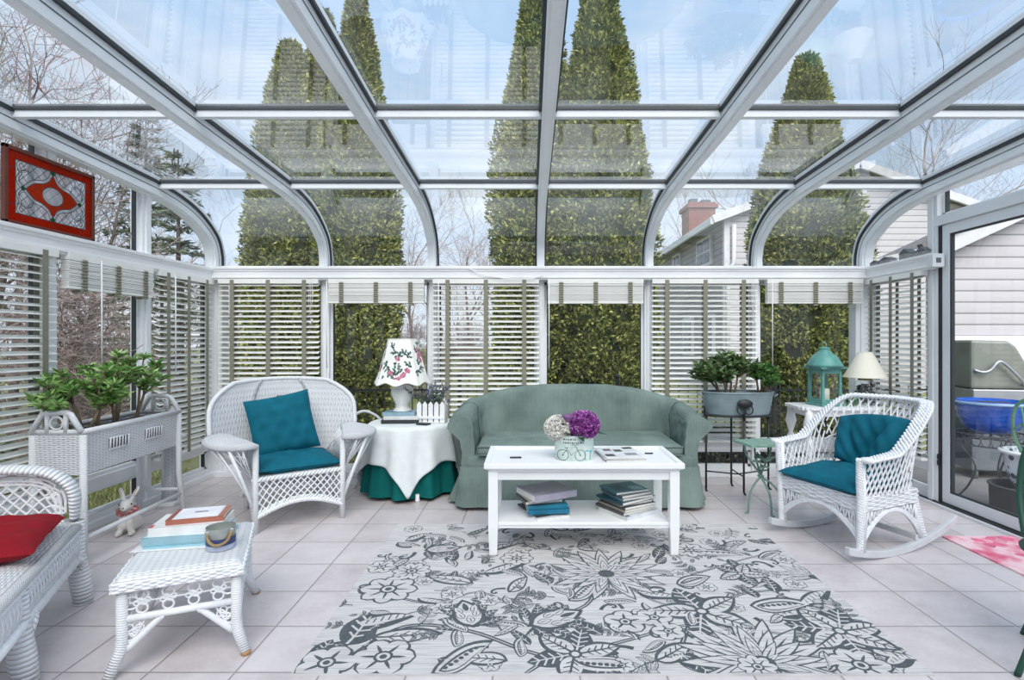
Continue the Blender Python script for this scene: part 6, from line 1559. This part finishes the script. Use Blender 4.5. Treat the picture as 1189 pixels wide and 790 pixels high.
# white side table with lantern and lamp
WT = (2.555, 4.52, 0)
wt = thing('side_table', 'white side table with scalloped top and turned legs behind the rocking chair', 'table', WT)
def scal(k, n=96):
    a = 2 * PI * k / n; c, s = math.cos(a), math.sin(a); e = .28; x = .33 * math.copysign(abs(c) ** e, c); y = .19 * math.copysign(abs(s) ** e, s); w = 1 + .018 * math.sin(18 * a); return (x * w, y * w)
mb = MB(); mb.prism([scal(k) for k in range(96)], .675, .70); mb.build('tabletop', M_WPAINT, wt, bev=.004)
mb = MB(); mb.box(-.27, .27, -.15, .15, .62, .675); mb.build('apron', M_WPAINT, wt, bev=.004)
mb = MB(); mb.box(-.27, .27, -.15, .15, .20, .22); mb.build('shelf', M_WPAINT, wt, bev=.004)
for sx in (-.27, .27):
    for sy in (-.15, .15): mb = MB(); mb.lathe([(.012, 0), (.02, .03), (.024, .10), (.03, .18), (.03, .23), (.018, .26), (.028, .31), (.04, .36), (.03, .42), (.016, .45), (.03, .50), (.044, .55), (.034, .60), (.03, .62), (.03, .675)], 14, (sx, sy, 0)); mb.build('leg', M_WPAINT, wt)
M_TQ = mat('teal_metal', srgb(96, 156, 148), .45, .1, .18, 16)
M_LGLASS = glass_mat('lantern_glass', (.93, .96, .95), .10)
LN = (2.485, 4.50, .7015)
ln = thing('lantern', 'teal metal lantern with domed top and candle on the white side table', 'lantern', LN, .16)
ln.scale = (.9, .9, 1)
mb = MB(); mb.box(-.115, .115, -.115, .115, 0, .022); mb.box(-.105, .105, -.105, .105, .022, .036); mb.build('base', M_TQ, ln, bev=.004)
mb = MB()
for sx in (-1, 1):
    for sy in (-1, 1): mb.box(sx * .088 - .012, sx * .088 + .012, sy * .088 - .012, sy * .088 + .012, .036, .30)
mb.box(-.1, .1, -.1, .1, .288, .31)
for s in (-1, 1):
    for z in (.036, .268): mb.box(-.088, .088, s * .09 - .006, s * .09 + .006, z, z + .02); mb.box(s * .09 - .006, s * .09 + .006, -.088, .088, z, z + .02)
mb.build('frame', M_TQ, ln, bev=.002)
for s in (-1, 1):
    mb = MB(); mb.poly([(-.078, s * .09, .056), (.078, s * .09, .056), (.078, s * .09, .268), (-.078, s * .09, .268)]); mb.build('pane', M_LGLASS, ln)
    mb = MB(); mb.poly([(s * .09, -.078, .056), (s * .09, .078, .056), (s * .09, .078, .268), (s * .09, -.078, .268)]); mb.build('pane', M_LGLASS, ln)
mb = MB(); mb.box(-.13, .13, -.13, .13, .31, .325); mb.lathe([(.16, .325), (.15, .345), (.125, .385), (.10, .42), (.066, .438), (.06, .45), (.05, .455), (.046, .475), (.05, .48), (.03, .49), (.0, .492)], 28); mb.build('roof', M_TQ, ln)
mb = MB(); mb.tube([(.022 * math.cos(k * PI / 8), 0, .508 + .022 * math.sin(k * PI / 8)) for k in range(16)], .004, 5, closed=True); mb.build('ring', M_TQ, ln)
cd = MB(); cd.lathe([(.036, 0), (.038, .004), (.038, .10), (.033, .104), (.0, .098)], 20); cd.tube([(0, 0, .098), (.001, 0, .112)], .0012, 4)
o = cd.build('candle', mat('ivory_wax', srgb(240, 236, 224), .5, 0, .02), loc=(LN[0], LN[1], LN[2] + .037)); sm(o, 'thick ivory candle standing inside the teal lantern', 'candle')
M_GG = glass_mat('green_glass', (.50, .74, .55), .12)
for k, (x, y, lb) in enumerate(((2.665, 4.44, 'left green glass tumbler between the lantern and the small lamp'), (2.735, 4.47, 'right green glass tumbler beside the small lamp'))):
    g = MB(); g.lathe([(.0, .004), (.028, .004), (.028, 0), (.030, .001), (.040, .10), (.038, .10), (.029, .008)], 20, close=False); o = g.build('tumbler', M_GG, loc=(x, y, .7012)); sm(o, lb, 'glass', 'green tumblers on the white side table')
jl = thing('jar_lamp', 'small lamp with dark filled glass jar base and cream shade on the side table', 'lamp', (2.84, 4.52, .7012))
mb = MB(); mb.lathe([(.07, 0), (.082, .006), (.086, .03), (.086, .165), (.078, .19), (.055, .205), (.05, .215)], 26); mb.build('jar', glass_mat('jar_glass', (.92, .95, .95), .10), jl)
mb = MB(); r = random.Random(3)
for k in range(130):
    a = r.uniform(0, 6.28); q = .068 * math.sqrt(r.random()); mb.ell((q * math.cos(a), q * math.sin(a), .016 + .155 * r.random()), .014, .012, .010, 6, 4)
mb.build('filling', mat('dark_pebbles', srgb(70, 66, 66), .5, 0, .5, 40), jl)
mb = MB(); mb.lathe([(.055, .21), (.055, .222), (.02, .228), (.014, .26), (.01, .30)], 16); mb.build('neck', mat('brass_fitting', srgb(168, 150, 110), .35, .7), jl)
mb = MB(); mb.lathe([(.165, .235), (.052, .445)], 36, close=False)
for rr_, z in ((.165, .235), (.052, .445)): mb.tube([(rr_ * math.cos(k * PI / 18), rr_ * math.sin(k * PI / 18), z) for k in range(36)], .0025, 5, closed=True)
mb.build('lamp_shade', mat('cream_shade', srgb(240, 236, 220), .75, 0, .02), jl)

# dark green chair peeking in at the lower right
garden_chair('dark green metal chair at the lower right corner, mostly outside the view', (2.095, 1.985, 0), -PI / 4, mat('dark_green_metal', srgb(30, 78, 62), .5, 0, .1))
# ornaments on the right ledge
M_ORN = mat('grey_ornament', srgb(150, 150, 150), .6, 0, .2, 30)
ys = [(4.70, .055, .040), (4.56, .07, .05), (4.32, .06, .075), (4.14, .05, .06)]
for k, (y, w, h) in enumerate(ys):
    t = thing('village_ornament', ['grey ornament house on the right ledge nearest the back corner', 'wide grey ornament house second from the back corner on the right ledge', 'tallest grey ornament house on the right ledge', 'grey ornament house at the door end of the right ledge'][k], 'ornament', (3.06, y, 1.904), 0, 'ornaments on the right ledge')
    mb = MB(); mb.box(-.03, .03, -w, w, 0, h * .62); mb.build('walls', M_ORN, t)
    mb = MB(); mb.prism([(-w - .008, h * .6), (w + .008, h * .6), (0, h * 1.15)], -.034, .034, 0, Matrix(((0, 0, 1, 0), (1, 0, 0, 0), (0, 1, 0, 0), (0, 0, 0, 1)))); mb.build('roof', M_GROOVE, t)
mb = MB(); mb.box(-.045, .045, -.03, .03, 0, .10); mb.box(-.02, .02, -.032, .032, .03, .07, 1); o = mb.build('blind_bracket', [M_ALU2, M_GROOVE], loc=(3.045, 4.005, 1.795), bev=.004); sm(o, 'grey metal bracket at the door end of the right ledge', 'bracket')

# ------------------------------------------------------------------ stained glass panel
sg = thing('stained_glass_panel', 'red and clear stained glass panel in a brown frame hanging at the upper left', 'stained glass', (-2.872, 3.2125, 1.893), PI / 2)
# local x runs along the wall (towards the back), local y = out of the room is +? ; panel lies in xz
w2, hh = .3025, .435
def rg_mat(name, c, e=.0):
    m = bpy.data.materials.new(name); m.use_nodes = True; nt = m.node_tree; b = nt.nodes['Principled BSDF']
    f = noise(nt, 38, 4, rough=.7); nt.links.new(ramp(nt, f, [(.3, tuple(x * .6 for x in c)), (.6, c), (.8, tuple(min(1, x * 1.5 + .02) for x in c))]), b.inputs['Base Color']); b.inputs['Roughness'].default_value = .15
    tr = N(nt, 'ShaderNodeBsdfTranslucent'); tr.inputs[0].default_value = (*c, 1); mx = N(nt, 'ShaderNodeMixShader'); mx.inputs[0].default_value = .7
    nt.links.new(b.outputs[0], mx.inputs[1]); nt.links.new(tr.outputs[0], mx.inputs[2])
    if e > 0:
        tp = N(nt, 'ShaderNodeBsdfTransparent'); tp.inputs[0].default_value = (*c, 1); m2 = N(nt, 'ShaderNodeMixShader'); m2.inputs[0].default_value = e
        nt.links.new(mx.outputs[0], m2.inputs[1]); nt.links.new(tp.outputs[0], m2.inputs[2]); mx = m2
    nt.links.new(mx.outputs[0], nt.nodes['Material Output'].inputs[0]); return m
G_RED = rg_mat('red_glass', srgb(214, 62, 22), .2); G_CLR = rg_mat('clear_textured_glass', srgb(240, 243, 250), .55); G_WHT = rg_mat('white_glass', srgb(250, 251, 252), .5); G_GRN = rg_mat('green_glass_jewel', srgb(40, 140, 70)); G_TEX = rg_mat('etched_glass', srgb(240, 239, 239), .45); M_LEAD = mat('lead_came', srgb(52, 56, 62), .5, .3)
M_FRM = mat('brown_frame', srgb(98, 46, 32), .45, 0, .15, 14)
mb = MB(); fw = .022
for a in ((-w2, w2, 0, fw), (-w2, w2, hh - fw, hh), (-w2, -w2 + fw, 0, hh), (w2 - fw, w2, 0, hh)): mb.box(a[0], a[1], -.012, .012, a[2], a[3])
mb.build('frame', M_FRM, sg, bev=.003)
mb = MB(); mats = [G_RED, G_CLR, G_WHT, G_GRN, G_TEX, M_LEAD]; cx0, cz0 = 0, hh / 2
for a in ((-w2 + fw, -.235, fw, hh - fw), (.235, w2 - fw, fw, hh - fw), (-.235, .235, fw, hh / 2 - .150), (-.235, .235, hh / 2 + .150, hh - fw)): mb.box(a[0], a[1], -.002, .002, a[2], a[3], 0)
def sgmap(x, y, l): return (x, (-.0026 - .0004 * l), cz0 + y)
def two(mb, fn):
    for sgn in (-1,):
        fn(Pattern(mb, lambda x, y, l: (x, sgn * (.0026 + .0004 * l), cz0 + y), 1))
iw, ih = .235, .150
def design(P):
    P.poly([(-iw, -ih), (iw, -ih), (iw, ih), (-iw, ih)], 1, 0)
    for k in range(-9, 10):           # clear lattice leading
        for sgn in (1, -1):
            x0 = k * .062; q = [(x0 + sgn * t, t) for t in np.linspace(-ih, ih, 13)]; q = [p for p in q if abs(p[0]) <= iw]
            if len(q) > 1: P.ribbon(q, .0035, 5, .5)
    top = P.curve([(-.175, 0), (-.12, .045), (-.06, .062), (-.025, .085), (0, .122), (.025, .085), (.06, .062), (.12, .045), (.175, 0)]); bot = [(x, -y) for x, y in top]
    outer = [(x * 1.07, y * 1.14) for x, y in top]; ob = [(x, -y) for x, y in outer]
    def cased(pts, w, lw=.0042):
        """white strip with a lead line along each edge"""
        P.ribbon(pts, w, 2, 1.5); q = [V((x, y, 0)) for x, y in pts]; n = len(q)
        for g in (-1, 1):
            e = []
            for i in range(n):
                t = (q[min(i + 1, n - 1)] - q[max(i - 1, 0)]).normalized(); e.append((q[i].x - t.y * g * w / 2, q[i].y + t.x * g * w / 2))
            P.ribbon(e, lw, 5, 2)
    for A_ in (outer, ob): cased(A_, .019)
    loop = top + list(reversed(bot))[1:-1]; n = len(loop); el = lambda r, a: (r * 1.3 * math.cos(a), r * math.sin(a))
    an = [math.atan2(y / .75, x / 1.0) for x, y in loop]
    for i in range(n):
        j = (i + 1) % n; P.poly([loop[i], loop[j], el(.054, an[j]), el(.054, an[i])], 0, 2.5)
    P.ribbon(loop + loop[:1], .004, 5, 3)
    for a, b in (((-.05, .02), (-.07, .06)), ((.05, .02), (.07, .06)), ((-.05, -.02), (-.07, -.06)), ((.05, -.02), (.07, -.06))): P.ribbon([a, b], .003, 5, 3)
    ring = [el(.054, k * PI / 14) for k in range(29)]; P.poly(ring[:-1], 4, 3.2); P.ribbon(ring, .005, 5, 3.6)
    for sx in (-1, 1):
        for sy in (-1, 1):
            cased(P.curve([(sx * .20, sy * .005), (sx * .224, sy * .04), (sx * .205, sy * .085), (sx * .220, sy * .125), (sx * .20, sy * .146)]), .015)
            d = [(sx * (.17 + .045 * math.cos(k * PI / 9)), sy * (.062 + .045 * math.sin(k * PI / 9))) for k in range(19)]; P.ribbon(d, .004, 5, .8)
            cased(P.curve([(sx * .205, sy * .09), (sx * .165, sy * .105), (sx * .15, sy * .144)]), .008, .0032)
    for p in ((-.19, 0), (.19, 0), (0, .138), (0, -.138)): P.disc(p, .014, 5, 4); P.disc(p, .011, 3, 4.4)
    b = [(-iw, -ih), (iw, -ih), (iw, ih), (-iw, ih), (-iw, -ih)]
    for a, c in zip(b, b[1:]): P.ribbon([a, c], .005, 5, 4)
    for x in (-.195, 0, .195):
        for s in (-1, 1): P.ribbon([(x, s * ih), (x, s * (hh / 2 - fw))], .004, 5, 4)
    for s in (-1, 1):
        for y in (-.1, .1): P.ribbon([(s * iw, y), (s * (w2 - fw), y)], .004, 5, 4)
two(mb, design)
mb.build('glass_design', mats, sg)
mb = MB()
for x in (-.25, .25): mb.tube([(x, 0, hh), (x, 0, hh + .12)], .0015, 4)
mb.build('hanging_wire', M_LEAD, sg)

# ------------------------------------------------------------------ sky, sun, camera
wd = bpy.data.worlds.new('World'); bpy.context.scene.world = wd; wd.use_nodes = True; nt = wd.node_tree; bg = nt.nodes['Background']
tc = N(nt, 'ShaderNodeTexCoord'); sp = N(nt, 'ShaderNodeSeparateXYZ'); nt.links.new(tc.outputs['Generated'], sp.inputs[0])
grad = ramp(nt, sp.outputs[2], [(.0, srgb(222, 230, 240)), (.18, srgb(202, 220, 242)), (.45, srgb(176, 206, 241)), (1, srgb(190, 212, 238))])
mp = N(nt, 'ShaderNodeMapping'); mp.inputs['Scale'].default_value = (1, 1, 2.6); nt.links.new(tc.outputs['Generated'], mp.inputs[0])
cl_ = noise(nt, 2.4, 6, vec=mp.outputs[0], rough=.55)
mx = N(nt, 'ShaderNodeMix', data_type='RGBA'); nt.links.new(ramp(nt, cl_, [(.46, (0, 0, 0)), (.72, (.9, .9, .9))]), mx.inputs[0]); nt.links.new(grad, mx.inputs[6]); mx.inputs[7].default_value = (*srgb(240, 244, 250), 1)
nt.links.new(mx.outputs[2], bg.inputs[0]); bg.inputs[1].default_value = 1.0
sl = bpy.data.lights.new('sun', 'SUN'); sl.energy = 3.3; sl.angle = math.radians(50); sl.color = (1, .96, .90); so = bpy.data.objects.new('sun', sl); C.objects.link(so)
so.rotation_euler = (math.radians(45), math.radians(8), 0)
cam = bpy.data.cameras.new('camera'); co = bpy.data.objects.new('camera', cam); C.objects.link(co)
co.location = (0, 0, H_CAM); co.rotation_euler = (PI / 2, 0, 0); cam.sensor_fit = 'HORIZONTAL'; cam.sensor_width = 36; cam.lens = F_PX / 1189 * 36
cam.shift_x = -(CX - 594.5) / 1189; cam.shift_y = 0; cam.clip_start = .02
sc = bpy.context.scene; sc.camera = co
sc.view_settings.view_transform = 'Standard'; sc.view_settings.exposure = 0.30
sc.cycles.transparent_max_bounces = 24
